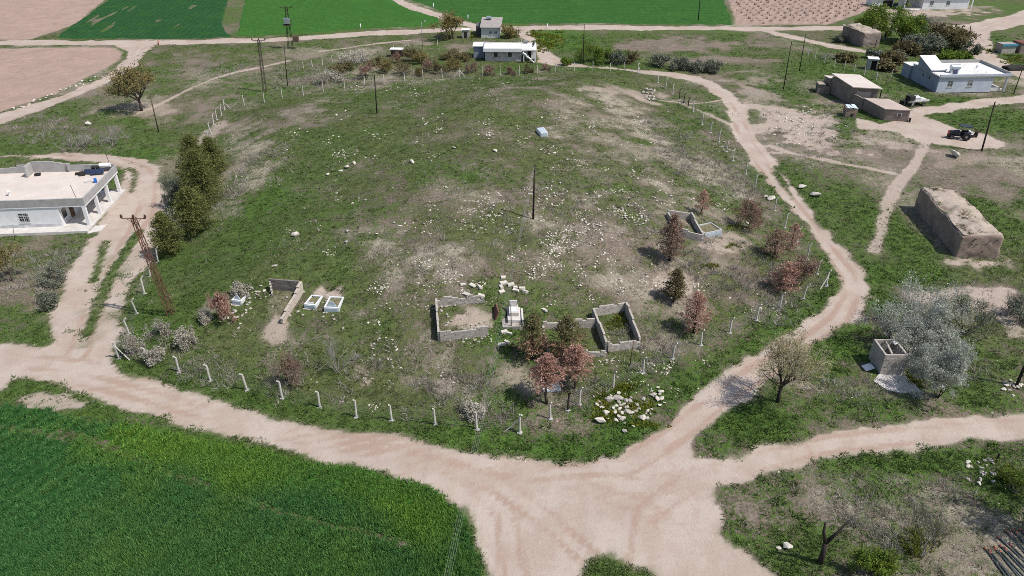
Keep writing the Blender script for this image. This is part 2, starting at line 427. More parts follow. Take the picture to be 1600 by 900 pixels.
for k, v in [("crop_a", .0), ("crop_b", .62), ("crop_c", .42), ("crop_d", .12)]:
    w = sstep(0.3, -0.5, FS[k] + fld_rag); CROP = np.maximum(CROP, w); CHUE = mixto(CHUE, v, w)
for k in ("plowed_a", "plowed_b", "vine"):
    w = sstep(0.4, -0.6, FS[k] + fld_rag); FIELD = np.maximum(FIELD, w)
# brighter strip of crop beside the road, thin worn lines in it
lane = gline(trace([(205,690),(300,702),(420,722),(520,742),(620,768),(680,800)]), 2.6)
CHUE = mixto(CHUE, 0.85, sstep(1.5, -1.5, lane + 1.2 * n7) * (FS["crop_d"] < 0.5))
CHUE = mixto(CHUE, 0.65, 0.8 * sstep(1.2, -2, gline(trace([(130,700),(180,730),(200,760)]), 1.0) + n7) * (FS["crop_d"] < 0.5))
worn = np.minimum(gline(trace([(95,672),(160,692),(205,714),(300,752),(400,787),(520,822),(640,850)]), 0.16), gline(trace([(-20,662),(60,676),(160,700),(230,722)]), 0.10))
WORN = sstep(0.35, -0.1, worn + 0.25 * n3) * (FS["crop_d"] < 0.5)
streak = sstep(0.55, 0.75, fbm(ROW * 0.9, (TX + TY) * 0.05, 1.0, 2, 77)) * sstep(.1, .4, fbm(TX, TY, 14, 2, 78)) * (FS["crop_a"] < 0)
CROP *= 1 - 0.75 * streak
CROP *= 1 - 0.9 * WORN

G = np.clip(G, 0, 1); D = np.clip(D, 0, 1); L = np.clip(L, 0, 1)
soilpink = 0.35 + 0.25 * n20 + 0.5 * sstep(0.5, -1.5, FS["plowed_a"]) + 0.15 * roadw
W1 = np.stack([np.maximum(roadw, B), G, D, L], 1)
W2 = np.stack([np.clip(soilpink, 0, 1), CROP, FIELD, CHUE], 1)
RUT = np.zeros(TX.shape)
for pts, amp in [([(-25,578),(120,590),(250,622),(400,664),(550,694),(680,722),(780,758),(860,815),(930,880),(990,960)],1),([(-25,560),(120,572),(260,608),(400,650),(560,684),(700,712),(850,738),(980,728),(1080,660),(1160,598),(1240,548),(1310,500),(1332,460),(1325,430),(1280,372),(1220,298),(1170,225),(1150,180),(1120,146),(1060,118),(960,109),(880,102)],1),
    ([(990,960),(1000,880),(1010,800),(1080,752),(1180,720),(1300,694),(1450,676),(1640,664)],.8),([(820,960),(800,880),(790,800),(740,750),(640,722)],.7),([(1150,960),(1080,850),(1000,790),(900,755),(780,735)],.7),([(120,556),(140,500),(160,450),(180,410),(205,370),(228,330),(232,290),(222,265),(180,250),(60,244)],.9),
    ([(940,760),(1020,760),(1120,735),(1250,705)],.6),([(1600,24),(1530,44),(1528,70),(1550,95),(1600,114)],.6),([(0,190),(100,155),(190,112),(222,72)],.6)]:
    d_ = gline(trace(pts), 0.0) + .25 * n7
    RUT = np.maximum(RUT, amp * np.exp(-((np.abs(d_) - .85) / .42) ** 2) * np.clip(.75 + .7 * fbm(TX, TY, 6, 3, 88), 0, 1))
W3 = np.stack([roadw, inm, RUT, sg], 1)

# ------------------------------------------------------------------ ground material
def ground_material():
    n = NT("ground_cover"); p = n.pos()
    w1c, w1a = n.attr("w1", "Color"), n.attr("w1", "Alpha"); w2c, w2a = n.attr("w2", "Color"), n.attr("w2", "Alpha")
    w3 = n.sep(n.attr("w3", "Color"))
    w1 = n.sep(w1c); w2 = n.sep(w2c)
    nA = n.noise(p, 0.22, 3, 0.6); nB = n.noise(p, 0.9, 4, 0.62, 0.3); nC = n.noise(p, 3.4, 3, 0.68); nD = n.noise(p, 11.0, 3, 0.7)
    # soil
    soil = n.mix(n.ss(nB, .35, .66), (.145, .115, .090), (.235, .188, .150))
    soil = n.mix(n.math('MULTIPLY', n.ss(nC, .45, .66), .8), soil, (.095, .072, .055))
    soil = n.mix(n.math('MULTIPLY', n.ss(nD, .56, .72), .55), soil, (.52, .47, .42))
    # road earth: pale, pinkish where worn, stony specks
    rd = n.mix(n.ss(nA, .36, .64), (.425, .358, .308), (.375, .298, .249))
    rd = n.mix(n.math('MULTIPLY', n.ss(nB, .5, .72), .55), rd, (.355, .262, .212))
    rd = n.mix(n.math('MULTIPLY', n.ss(nC, .56, .74), .5), rd, (.50, .438, .39))
    rd = n.mix(n.math('MULTIPLY', n.ss(n.noise(p, 16, 3, .75), .61, .70), .6), rd, (.26, .20, .165))
    rd = n.mix(n.math('MULTIPLY', n.ss(n.noise(p, 21, 3, .7), .62, .70), .5), rd, (.64, .59, .54))
    pass
    rd = n.mix(n.math('MULTIPLY', n.ss(n.math('ADD', w3[2], n.math('MULTIPLY', n.math('SUBTRACT', nC, .5), .8)), .22, .72), .85), rd, (.335, .238, .19))
    soil = n.mix(n.ss(n.math('ADD', w1[0], n.math('MULTIPLY', n.math('SUBTRACT', nC, .5), .9)), .42, .78), soil, n.mix(w3[0], (.38, .31, .26), rd))
    # plowed earth
    rw = n.math('SINE', n.math('MULTIPLY', n.attr("row"), 6.2832)); ramp = n.attr("ramp")
    pl = n.mix(n.ss(nA, .35, .65), (.375, .272, .224), (.325, .236, .197))
    pl = n.mix(n.math('MULTIPLY', n.ss(nB, .45, .7), .4), pl, (.27, .195, .16))
    pl = n.mix(n.math('MULTIPLY', n.ss(n.math('ADD', rw, n.math('MULTIPLY', n.math('SUBTRACT', nB, .5), 3)), -.3, 1.0), ramp), pl, (.27, .19, .155))
    soil = n.mix(w2[2], soil, pl)
    # dry straw
    straw = n.mix(n.ss(nC, .35, .65), (.29, .255, .19), (.43, .395, .315))
    straw = n.mix(n.math('MULTIPLY', n.ss(nD, .5, .7), .6), straw, (.17, .145, .105))
    dsel = n.math('ADD', w1[2], n.math('ADD', n.math('MULTIPLY', n.math('SUBTRACT', nC, .5), 1.5), n.math('MULTIPLY', n.math('SUBTRACT', nD, .5), 1.3)))
    dsel = n.math('MULTIPLY', n.ss(dsel, .42, .72), n.math('SUBTRACT', 1.0, n.math('MAXIMUM', w1[0], w2[2])))
    c = n.mix(n.math('MULTIPLY', dsel, .85), soil, straw)
    # green
    gr = n.mix(n.ss(nB, .36, .64), (.074, .096, .034), (.122, .136, .055))
    gr = n.mix(w1a, gr, n.mix(n.ss(nC, .38, .62), (.048, .118, .018), (.085, .165, .026)))
    gr = n.mix(n.math('MULTIPLY', n.ss(nD, .46, .64), .55), gr, (.026, .046, .014))
    gsel = n.math('ADD', w1[1], n.math('ADD', n.math('MULTIPLY', n.math('SUBTRACT', nB, .5), 1.3), n.math('ADD', n.math('MULTIPLY', n.math('SUBTRACT', nC, .5), 1.6), n.math('MULTIPLY', n.math('SUBTRACT', nD, .5), 1.1))))
    gsel = n.math('MULTIPLY', n.ss(gsel, .30, .76), n.math('SUBTRACT', 1.0, n.math('MAXIMUM', n.math('MULTIPLY', w1[0], .97), w2[2])))
    c = n.mix(gsel, c, gr)
    # crop
    cr = n.mix(w2a, n.mix(n.ss(nB, .3, .7), (.016, .066, .020), (.030, .096, .030)), n.mix(n.ss(nB, .3, .7), (.045, .145, .018), (.072, .185, .026)))
    cr = n.mix(n.math('MULTIPLY', n.ss(nA, .45, .7), .35), cr, (.05, .13, .018))
    cr = n.mix(n.math('MULTIPLY', n.ss(n.math('ADD', rw, n.math('MULTIPLY', n.math('SUBTRACT', nB, .5), 4)), .2, 1.2), ramp), cr, (.010, .040, .010))
    cr = n.mix(n.math('MULTIPLY', n.ss(nD, .5, .7), .4), cr, (.010, .035, .008))
    csel = n.ss(n.math('ADD', w2[1], n.math('MULTIPLY', n.math('SUBTRACT', nC, .5), .9)), .35, .62)
    c = n.mix(csel, c, cr)
    n.set(Base_Color=c, Roughness=0.95)
    n.b.inputs["Specular IOR Level"].default_value = 0.08
    hgt = n.math('ADD', n.math('MULTIPLY', nC, .8), n.math('ADD', n.math('MULTIPLY', nD, .45), n.math('MULTIPLY', gsel, .35)))
    hgt = n.math('ADD', hgt, n.math('MULTIPLY', n.math('MULTIPLY', rw, ramp), .5))
    hgt = n.math('MULTIPLY', hgt, n.math('SUBTRACT', 1.0, n.math('MULTIPLY', w3[0], .55)))
    n.bump(hgt, 0.75, 0.16)
    return n.m
GROUND = ground_material()

# ------------------------------------------------------------------ cut the grid into roads, fields, mound and open ground
A_ALL = np.concatenate([np.stack([TX, TY, TZ], 1), W1, W2, W3, ROW[:, None], RAMP[:, None]], 1)
_i = np.arange(NXg * NYg).reshape(NYg, NXg)
a_, b_, c_, d_ = _i[:-1, :-1].ravel(), _i[:-1, 1:].ravel(), _i[1:, 1:].ravel(), _i[1:, :-1].ravel()
TRI = np.concatenate([np.stack([a_, b_, c_], 1), np.stack([a_, c_, d_], 1)])
REG = {"dirt_road": road_f, "plowed_field": np.minimum(FS["plowed_a"], FS["plowed_b"]) + fld_rag, "vineyard_field": FS["vine"] + fld_rag,
       "far_crop": np.minimum(np.minimum(FS["crop_a"], FS["crop_b"]), FS["crop_c"]) + fld_rag, "near_crop": FS["crop_d"] + fld_rag, "mound": mound_sd}
ATT = np.concatenate([A_ALL] + [v[:, None] for v in REG.values()], 1)
NBASE = A_ALL.shape[1]

def split(tri, col):
    """cut triangles along column col == 0 -> (inside, outside); new vertices are appended to ATT"""
    global ATT
    f = ATT[:, NBASE + col]
    f = np.where(np.abs(f) < 1e-6, 1e-6, f)
    neg = f[tri] < 0; k = neg.sum(1)
    ins, outs = [tri[k == 3]], [tri[k == 0]]
    for kk in (1, 2):
        t = tri[k == kk]; ng = neg[k == kk]
        if not len(t): continue
        odd = np.argmax(ng if kk == 1 else ~ng, 1); r = np.arange(len(t))
        p, q, s = t[r, odd], t[r, (odd + 1) % 3], t[r, (odd + 2) % 3]
        e = np.concatenate([np.stack([p, q], 1), np.stack([p, s], 1)]); es = np.sort(e, 1)
        u, inv = np.unique(es, axis=0, return_inverse=True); inv = inv.ravel()
        w = (f[u[:, 0]] / (f[u[:, 0]] - f[u[:, 1]]))[:, None]
        base = len(ATT)
        # every edge cut once, shared by both sides
        new = ATT[u[:, 0]] * (1 - w) + ATT[u[:, 1]] * w
        new[:, NBASE + col] = 0
        ATT = np.concatenate([ATT, new])
        pq, ps = base + inv[:len(t)], base + inv[len(t):]
        one = np.stack([p, pq, ps], 1); two = np.concatenate([np.stack([pq, q, s], 1), np.stack([pq, s, ps], 1)])
        (ins if kk == 1 else outs).append(one); (outs if kk == 1 else ins).append(two)
    return np.concatenate(ins), np.concatenate(outs)

def region_object(name, tri, mat=GROUND, kind="structure"):
    u, inv = np.unique(tri, return_inverse=True)
    S = ATT[u]
    at_ = {"w1": ('FLOAT_COLOR', 'POINT', S[:, 3:7]), "w2": ('FLOAT_COLOR', 'POINT', S[:, 7:11]), "w3": ('FLOAT_COLOR', 'POINT', S[:, 11:15]),
           "row": ('FLOAT', 'POINT', S[:, 15]), "ramp": ('FLOAT', 'POINT', S[:, 16])}
    o = bpy.data.objects.new(name, np_mesh(name, S[:, :3], inv.reshape(tri.shape), mat, True, at_))
    link(o); o["kind"] = kind
    return o

rest = TRI
pieces = {}
for ci, key in enumerate(REG):
    pieces[key], rest = split(rest, ci)
region_object("dirt_road", pieces["dirt_road"])
region_object("plowed_field", pieces["plowed_field"])
region_object("vineyard_soil", pieces["vineyard_field"])
region_object("crop_field", pieces["far_crop"])
region_object("wheat_field", pieces["near_crop"])
region_object("mound", pieces["mound"])
ground = region_object("ground", rest)
# the plain goes on to the horizon
R0 = 4000.0
xs = [-R0, GX0, GX1, R0]; ys = [-R0, GY0, GY1, R0]
pv, pf = [], []
for j in range(3):
    for i in range(3):
        if i == 1 and j == 1: continue
        b0 = len(pv)
        pv += [(xs[i], ys[j], -.06), (xs[i + 1], ys[j], -.06), (xs[i + 1], ys[j + 1], -.06), (xs[i], ys[j + 1], -.06)]
        pf.append((b0, b0 + 1, b0 + 2, b0 + 3))
cols = np.tile(np.array([[0.1, .55, .4, .4]]), (len(pv), 1))
far = bpy.data.objects.new("plain", np_mesh("plain", np.array(pv), np.array(pf), GROUND, False,
    {"w1": ('FLOAT_COLOR', 'POINT', cols), "w2": ('FLOAT_COLOR', 'POINT', cols * 0 + .2), "w3": ('FLOAT_COLOR', 'POINT', cols * 0)}))
link(far); far["kind"] = "structure"
# ------------------------------------------------------------------ mesh builder
def unit(v):
    v = np.asarray(v, float); return v / (np.linalg.norm(v, axis=-1, keepdims=True) + 1e-12)
BOXF = np.array([(0,2,1),(0,3,2),(4,5,6),(4,6,7),(0,1,5),(0,5,4),(1,2,6),(1,6,5),(2,3,7),(2,7,6),(3,0,4),(3,4,7)])
class MB:
    def __init__(s): s.V = []; s.T = []; s.C = []; s.n = 0; s.fine = None
    def add(s, V, T, tint=0.5):
        V = np.asarray(V, float).reshape(-1, 3); T = np.asarray(T, int).reshape(-1, 3)
        s.V.append(V); s.T.append(T + s.n); s.n += len(V)
        s.C.append(np.broadcast_to(np.asarray(tint, float), (len(V),)) if np.ndim(tint) < 2 else tint)
        return s
    def box(s, x0, x1, y0, y1, z0, z1, jit=0.0, tint=0.5):
        V = np.array([(x0,y0,z0),(x1,y0,z0),(x1,y1,z0),(x0,y1,z0),(x0,y0,z1),(x1,y0,z1),(x1,y1,z1),(x0,y1,z1)], float)
        if jit: V += RNG.normal(0, jit, V.shape)
        return s.add(V, BOXF, tint)
    def rbox(s, c, size, yaw=0.0, tilt=0.0, roll=0.0, tint=0.5, jit=0.0):
        h = np.array(size) / 2
        V = np.array([(-1,-1,-1),(1,-1,-1),(1,1,-1),(-1,1,-1),(-1,-1,1),(1,-1,1),(1,1,1),(-1,1,1)], float) * h
        if jit: V += RNG.normal(0, jit, V.shape)
        ca, sa = math.cos(tilt), math.sin(tilt); V = V @ np.array([[1,0,0],[0,ca,-sa],[0,sa,ca]]).T
        ca, sa = math.cos(roll), math.sin(roll); V = V @ np.array([[ca,0,sa],[0,1,0],[-sa,0,ca]]).T
        ca, sa = math.cos(yaw), math.sin(yaw); V = V @ np.array([[ca,-sa,0],[sa,ca,0],[0,0,1]]).T
        return s.add(V + np.array(c), BOXF, tint)
    def tube(s, P, R, n=5, tint=0.5, cap=True):
        P = np.asarray(P, float); R = np.broadcast_to(np.asarray(R, float), (len(P),))
        D = unit(np.gradient(P, axis=0))
        up = np.array([0, 0, 1.0]) if abs(D[0][2]) < 0.9 else np.array([1.0, 0, 0])
        A = unit(np.cross(D, up)); B = np.cross(D, A)
        t = np.arange(n) * 2 * math.pi / n
        ring = A[:, None, :] * np.cos(t)[None, :, None] + B[:, None, :] * np.sin(t)[None, :, None]
        V = (P[:, None, :] + ring * R[:, None, None]).reshape(-1, 3)
        T = []
        for k in range(len(P) - 1):
            for j in range(n):
                a, b = k * n + j, k * n + (j + 1) % n
                T += [(a, b, b + n), (a, b + n, a + n)]
        if cap:
            for j in range(1, n - 1):
                T.append((0, j + 1, j)); o = (len(P) - 1) * n; T.append((o, o + j, o + j + 1))
        return s.add(V, T, tint)
    def prism(s, poly, z0, z1, tint=0.5):
        n = len(poly); V = [(x, y, z0) for x, y in poly] + [(x, y, z1) for x, y in poly]
        T = []
        for i in range(n):
            j = (i + 1) % n; T += [(i, j, n + j), (i, n + j, n + i)]
        for i in range(1, n - 1): T += [(0, i + 1, i), (n, n + i, n + i + 1)]
        return s.add(V, T, tint)
    def wall(s, x0, x1, y0, y1, z0, z1, openings):
        """wall along x with rectangular openings (x0,x1,z0,z1)"""
        xs = sorted({x0, x1} | {v for o in openings for v in o[:2]}); zs = sorted({z0, z1} | {v for o in openings for v in o[2:]})
        for i in range(len(xs) - 1):
            for j in range(len(zs) - 1):
                mx, mz = (xs[i] + xs[i + 1]) / 2, (zs[j] + zs[j + 1]) / 2
                if any(o[0] < mx < o[1] and o[2] < mz < o[3] for o in openings): continue
                s.box(xs[i], xs[i + 1], y0, y1, zs[j], zs[j + 1])
        return s
    def mesh(s, name, mat, smooth=False):
        V = np.concatenate(s.V); T = np.concatenate(s.T); C = np.concatenate(s.C)
        return np_mesh(name, V, T, mat, smooth, {"tint": ('FLOAT', 'POINT', C)})
    def build(s, name, mat, parent=None, smooth=False, kind=None):
        o = bpy.data.objects.new(name, s.mesh(name, mat, smooth)); link(o, parent)
        if kind: o["kind"] = kind
        return o
def thing(name, loc, yaw, label, cat, group=None):
    o = bpy.data.objects.new(name, None); o.empty_display_size = 0.3
    o.location = loc; o.rotation_euler = (0, 0, yaw); link(o)
    return tag(o, label, cat, group, "thing")
def copy_tree(o, parent=None):
    c = o.copy(); COL.objects.link(c)
    if parent is not None: c.parent = parent
    for ch in list(o.children): copy_tree(ch, c)
    return c
def above(base, top):
    """point over the ground spot `base` that shows at picture point `top` (same distance from the viewer)"""
    x, y, z = at1(*base); dx, dy, dz = ray(*top); t = y / float(dy)
    return np.array([float(dx) * t, y, CAM_H + float(dz) * t])

# rough earth or rubble body: subdivided box, rounded edges, uneven faces
def lump(lx, ly, lz, res=0.35, rnd=0.15, amp=0.05, seed=0, batter=0.0, topfn=None):
    V, T = [], []; base = 0
    def face(o, u, v, nu, nv):
        nonlocal base
        U, W = np.meshgrid(np.linspace(0, 1, nu + 1), np.linspace(0, 1, nv + 1))
        P = np.array(o) + U.reshape(-1, 1) * np.array(u) + W.reshape(-1, 1) * np.array(v)
        i = np.arange((nu + 1) * (nv + 1)).reshape(nv + 1, nu + 1)
        a, b, c, d = i[:-1, :-1].ravel(), i[:-1, 1:].ravel(), i[1:, 1:].ravel(), i[1:, :-1].ravel()
        V.append(P); T.append(np.concatenate([np.stack([a, b, c], 1), np.stack([a, c, d], 1)]) + base); base += len(P)
    nx, ny, nz = [max(2, int(round(l / res))) for l in (lx, ly, lz)]
    face((0,0,0), (lx,0,0), (0,0,lz), nx, nz); face((lx,0,0), (0,ly,0), (0,0,lz), ny, nz)
    face((lx,ly,0), (-lx,0,0), (0,0,lz), nx, nz); face((0,ly,0), (0,-ly,0), (0,0,lz), ny, nz)
    face((0,0,lz), (lx,0,0), (0,ly,0), nx, ny)
    V = np.concatenate(V); T = np.concatenate(T)
    # weld
    k = np.round(V * 1000).astype(np.int64); u, idx, inv = np.unique(k, axis=0, return_index=True, return_inverse=True); inv = inv.ravel()
    V = V[idx]; T = inv[T]
    c = np.array([lx / 2, ly / 2, 0]); h = np.array([lx / 2, ly / 2, lz])
    q = V - c
    inner = np.clip(q, -(h - rnd), h - rnd); inner[:, 2] = np.clip(q[:, 2], -9, lz - rnd)
    dlt = q - inner; L_ = np.linalg.norm(dlt, axis=1, keepdims=True)
    q = np.where(L_ > 1e-6, inner + dlt / np.maximum(L_, 1e-9) * np.minimum(L_, rnd), q)
    if batter: q[:, :2] *= (1 - batter * (q[:, 2:3] / lz))
    if topfn is not None: q[:, 2] += topfn(q[:, 0] + lx / 2, q[:, 1] + ly / 2) * np.clip(V[:, 2] / lz, 0, 1) ** 2
    nrm = unit(q * np.array([1 / lx, 1 / ly, 0.6 / lz]))
    w = fbm(q[:, 0] + q[:, 2] * 1.7 + seed, q[:, 1] - q[:, 2] * 1.3, 0.9, 3, seed + 5)
    q = q + nrm * (amp * w)[:, None]
    return q + c, T

def stone_mesh(name, seed, mat, flat_=0.6):
    r = np.random.default_rng(seed)
    n = 26
    P = unit(r.normal(size=(n, 3)))
    P *= (0.7 + 0.3 * r.random((n, 1))); P *= np.array([1.0, 0.72 + .2 * r.random(), flat_])
    import bmesh
    bm = bmesh.new()
    for p in P: bm.verts.new(p * 0.5)
    res = bmesh.ops.convex_hull(bm, input=bm.verts)
    for v in [v for v in bm.verts if not v.link_faces]: bm.verts.remove(v)
    me = bpy.data.meshes.new(name); bm.to_mesh(me); bm.free(); me.materials.append(mat)
    return me

# ------------------------------------------------------------------ vegetation
def leaves(mb, P, size, aspect=1.0, up=None, tint=None, quads=False):
    """small leaf faces at points P, random orientation (biased to `up` vectors)"""
    n = len(P)
    d = unit(RNG.normal(size=(n, 3)) + (0 if up is None else up))
    e = unit(np.cross(d, RNG.normal(size=(n, 3))))
    s = np.broadcast_to(np.asarray(size, float), (n,)) * RNG.uniform(0.6, 1.3, n)
    a = P - e * (s * .5 * aspect)[:, None]; b = P + e * (s * .5 * aspect)[:, None]; c = P + d * s[:, None]
    t = RNG.random(n) if tint is None else tint
    if quads:
        a2 = a - d * (s * 0.1)[:, None]; V = np.stack([a, b, c + e * (s * .25)[:, None], c - e * (s * .25)[:, None]], 1).reshape(-1, 3)
        i = np.arange(n) * 4; T = np.concatenate([np.stack([i, i + 1, i + 2], 1), np.stack([i, i + 2, i + 3], 1)])
        mb.add(V, T, np.repeat(t, 4))
    else:
        V = np.stack([a, b, c], 1).reshape(-1, 3); mb.add(V, np.arange(3 * n).reshape(-1, 3), np.repeat(t, 3))

def grow(mb, p, d, length, r, depth, tips, spread=0.6, kids=(2, 4), up=0.15, n=4, minr=0.006, wob=0.18):
    seg = 3; pts = [np.array(p, float)]; dirs = []
    d = unit(d)
    for k in range(seg):
        d = unit(d + RNG.normal(0, wob, 3) + np.array([0, 0, up]))
        pts.append(pts[-1] + d * length / seg); dirs.append(d)
    rs = np.linspace(r, r * 0.55, seg + 1)
    (mb if r > .028 or mb.fine is None else mb.fine).tube(pts, rs, n if r > 0.03 else 3, cap=False)
    for q in pts[1:]: tips.append((q, d, depth))
    if depth <= 0: return
    for k in range(random.randint(*kids)):
        f = random.uniform(0.35, 1.0); i = min(int(f * seg), seg - 1); q = pts[i] + (pts[i + 1] - pts[i]) * (f * seg - i)
        nd = unit(dirs[i] + RNG.normal(0, spread, 3) + np.array([0, 0, up * 0.5]))
        grow(mb, q, nd, length * random.uniform(0.55, 0.8), max(r * random.uniform(0.4, 0.6), minr), depth - 1, tips, spread, kids, up, n, minr, wob)

def make_tree(name, label, base_px, h, w, bark, leafmat, kind="broad", dens=1.0, cat="tree", group=None, lean=(0, 0), clear=0.2, leaf=0.2, seed=1, top_tint=None, twig=None, depth=3, kids=None):
    """kinds: broad (limbs + leaf clumps), conifer (whorled boughs), bare (only twigs)"""
    global RNG
    RNG = np.random.default_rng(seed); random.seed(seed)
    x, y, z = at1(*base_px) if len(base_px) == 2 else base_px
    root = thing(name, (x, y, z - 0.05), 0, label, cat, group)
    tb, cb = MB(), MB()
    if twig is not None: tb.fine = MB()
    if kind == "conifer":
        top = np.array([lean[0], lean[1], h]); nseg = 6
        P = np.array([top * t + np.array([RNG.normal(0, .04), RNG.normal(0, .04), 0]) for t in np.linspace(0, .96, nseg)])
        tb.tube(P, np.linspace(0.035 * h ** 0.8, 0.015, nseg), 6)
        n = int(1500 * dens * (w * h / 18) ** 0.8); Ps, Us, Ts = [], [], []
        nb = int(36 * max(1, dens) * (h / 5)); az = 0
        for k in range(nb):
            t = clear + (1 - clear) * ((k + RNG.random()) / nb) ** 0.9
            az += 2.4 + RNG.normal(0, .3)
            prof = min(1.0, 1.25 * ((1 - t) / (1 - clear)) ** .75 + .05) * (1 - .35 * max(0, 1 - (t - clear) / (.18 * (1 - clear) + 1e-6)))
            L_ = w / 2 * prof * RNG.uniform(0.72, 1.18)
            o = top * t; dr = np.array([math.cos(az), math.sin(az), RNG.uniform(.05, .5)])
            tipp = o + dr * L_
            tb.tube([o, o + dr * L_ * .5 + [0, 0, -.03], tipp], [0.018 + .02 * (1 - t), .014, .005], 3, cap=False)
            m = max(5, int(n / nb * (0.45 + prof)))
            s = RNG.random(m) ** 0.55
            q = o + dr * (L_ * s)[:, None] + RNG.normal(0, 1, (m, 3)) * (0.07 + 0.13 * (1 - np.abs(s - .6)))[:, None] * np.array([1, 1, .8]) * (w / 4)
            Ps.append(q); Us.append(np.tile(dr * 0.7 + np.array([0, 0, .55]), (m, 1)))
            cl = RNG.normal(0, .16)
            tt = np.clip(RNG.normal(.5 + cl, .2, m), 0, 1) * .5 + (0.5 if (top_tint is not None and t > top_tint) else 0.0)
            Ts.append(tt if top_tint is not None else np.clip(RNG.normal(.5 + cl, .22, m), 0, 1))
        leaves(cb, np.concatenate(Ps), leaf * 1.25, 0.5, np.concatenate(Us), np.concatenate(Ts))
    else:
        tips = []; nst = {"broad": 1, "shrub": random.randint(4, 6), "bare": random.randint(6, 9), "tree_bare": 1}[kind]
        if nst == 1:
            th = h * clear; d0 = unit(np.array([lean[0] / h, lean[1] / h, 1.0]))
            tb.tube([(0, 0, -.1), d0 * th * .5 + RNG.normal(0, .04, 3), d0 * th], [.026 * h, .021 * h, .019 * h], 7)
            for k in range(random.randint(4, 6)):
                a = k * 1.3 + RNG.random(); out = RNG.uniform(.4, 1.0)
                grow(tb, d0 * th * RNG.uniform(.85, 1), (math.cos(a) * out * w / h, math.sin(a) * out * w / h, .8), (h - th) * RNG.uniform(.42, .55), .015 * h, depth, tips, .62, kids or (3, 4), .1)
        else:
            for k in range(nst):
                a = k * 6.283 / nst + RNG.random(); out = RNG.uniform(.25, .9) * w / h
                grow(tb, (RNG.normal(0, .12), RNG.normal(0, .12), -.05), (math.cos(a) * out, math.sin(a) * out, .75), h * RNG.uniform(.42, .6), .010 * h + .010, depth, tips, .5, kids or (3, 5), .05)
        Q = np.array([t[0] for t in tips if t[2] <= 1])
        # keep the crown inside its size
        if dens > 0 and len(Q):
            per = max(1, int(round(5 * dens))); q = np.repeat(Q, per, 0); q = q + RNG.normal(0, .035 * w + .05, q.shape)
            ctr = Q.mean(0); clump = fbm(q[:, 0] * 1.0 + q[:, 2], q[:, 1] + q[:, 2] * .5, .8, 2, seed)
            keep = RNG.random(len(q)) < np.clip(.75 + .6 * clump, .1, 1); q = q[keep]
            leaves(cb, q, leaf, .6, None, np.clip(.5 + .35 * clump[keep] + RNG.normal(0, .18, len(q)), 0, 1), True)
    if tb.n == 0: tb, tb.fine = tb.fine, None
    tr = tb.build("trunk" if tb.fine is not None or twig is None else "stems", bark if tb.fine is not None or twig is None else twig, root, True)
    if tb.fine is not None and tb.fine.n: tb.fine.build("twigs", twig, root, kind="stuff")
    if cb.n: cb.build("crown", leafmat, root)
    # scale to the measured size
    allv = np.concatenate([np.concatenate(m.V) for m in (tb, cb, tb.fine) if m is not None and m.n]); zt = np.percentile(allv[:, 2], 99.7)
    rx = (np.percentile(allv[:, 0], 98.5) - np.percentile(allv[:, 0], 1.5))
    kz = h / max(zt, .1); kx = min(max(w / max(rx, .1), .5), 2.0)
    root.scale = (kx, kx, kz)
    return root

# ------------------------------------------------------------------ scattered cover (instances, nobody could count it)
def tuft(name, mat, nb, hgt, spread, width, lean, seed):
    r = np.random.default_rng(seed); mb = MB()
    a = r.random(nb) * 6.283; rad = spread * np.sqrt(r.random(nb)); b = np.stack([np.cos(a) * rad, np.sin(a) * rad, np.zeros(nb) - .02], 1)
    o = np.stack([np.cos(a), np.sin(a), np.zeros(nb)], 1) * (lean * (0.4 + r.random(nb)))[:, None] + r.normal(0, lean * .4, (nb, 3)) * [1, 1, 0]
    hh = hgt * r.uniform(.5, 1.15, nb)
    t = b + o + np.stack([0 * hh, 0 * hh, hh], 1)
    s = unit(np.cross(t - b, r.normal(size=(nb, 3)))) * (width * .5)
    mb.add(np.stack([b - s, b + s, t], 1).reshape(-1, 3), np.arange(3 * nb).reshape(-1, 3), np.repeat(r.random(nb), 3))
    return mb.mesh(name, mat)

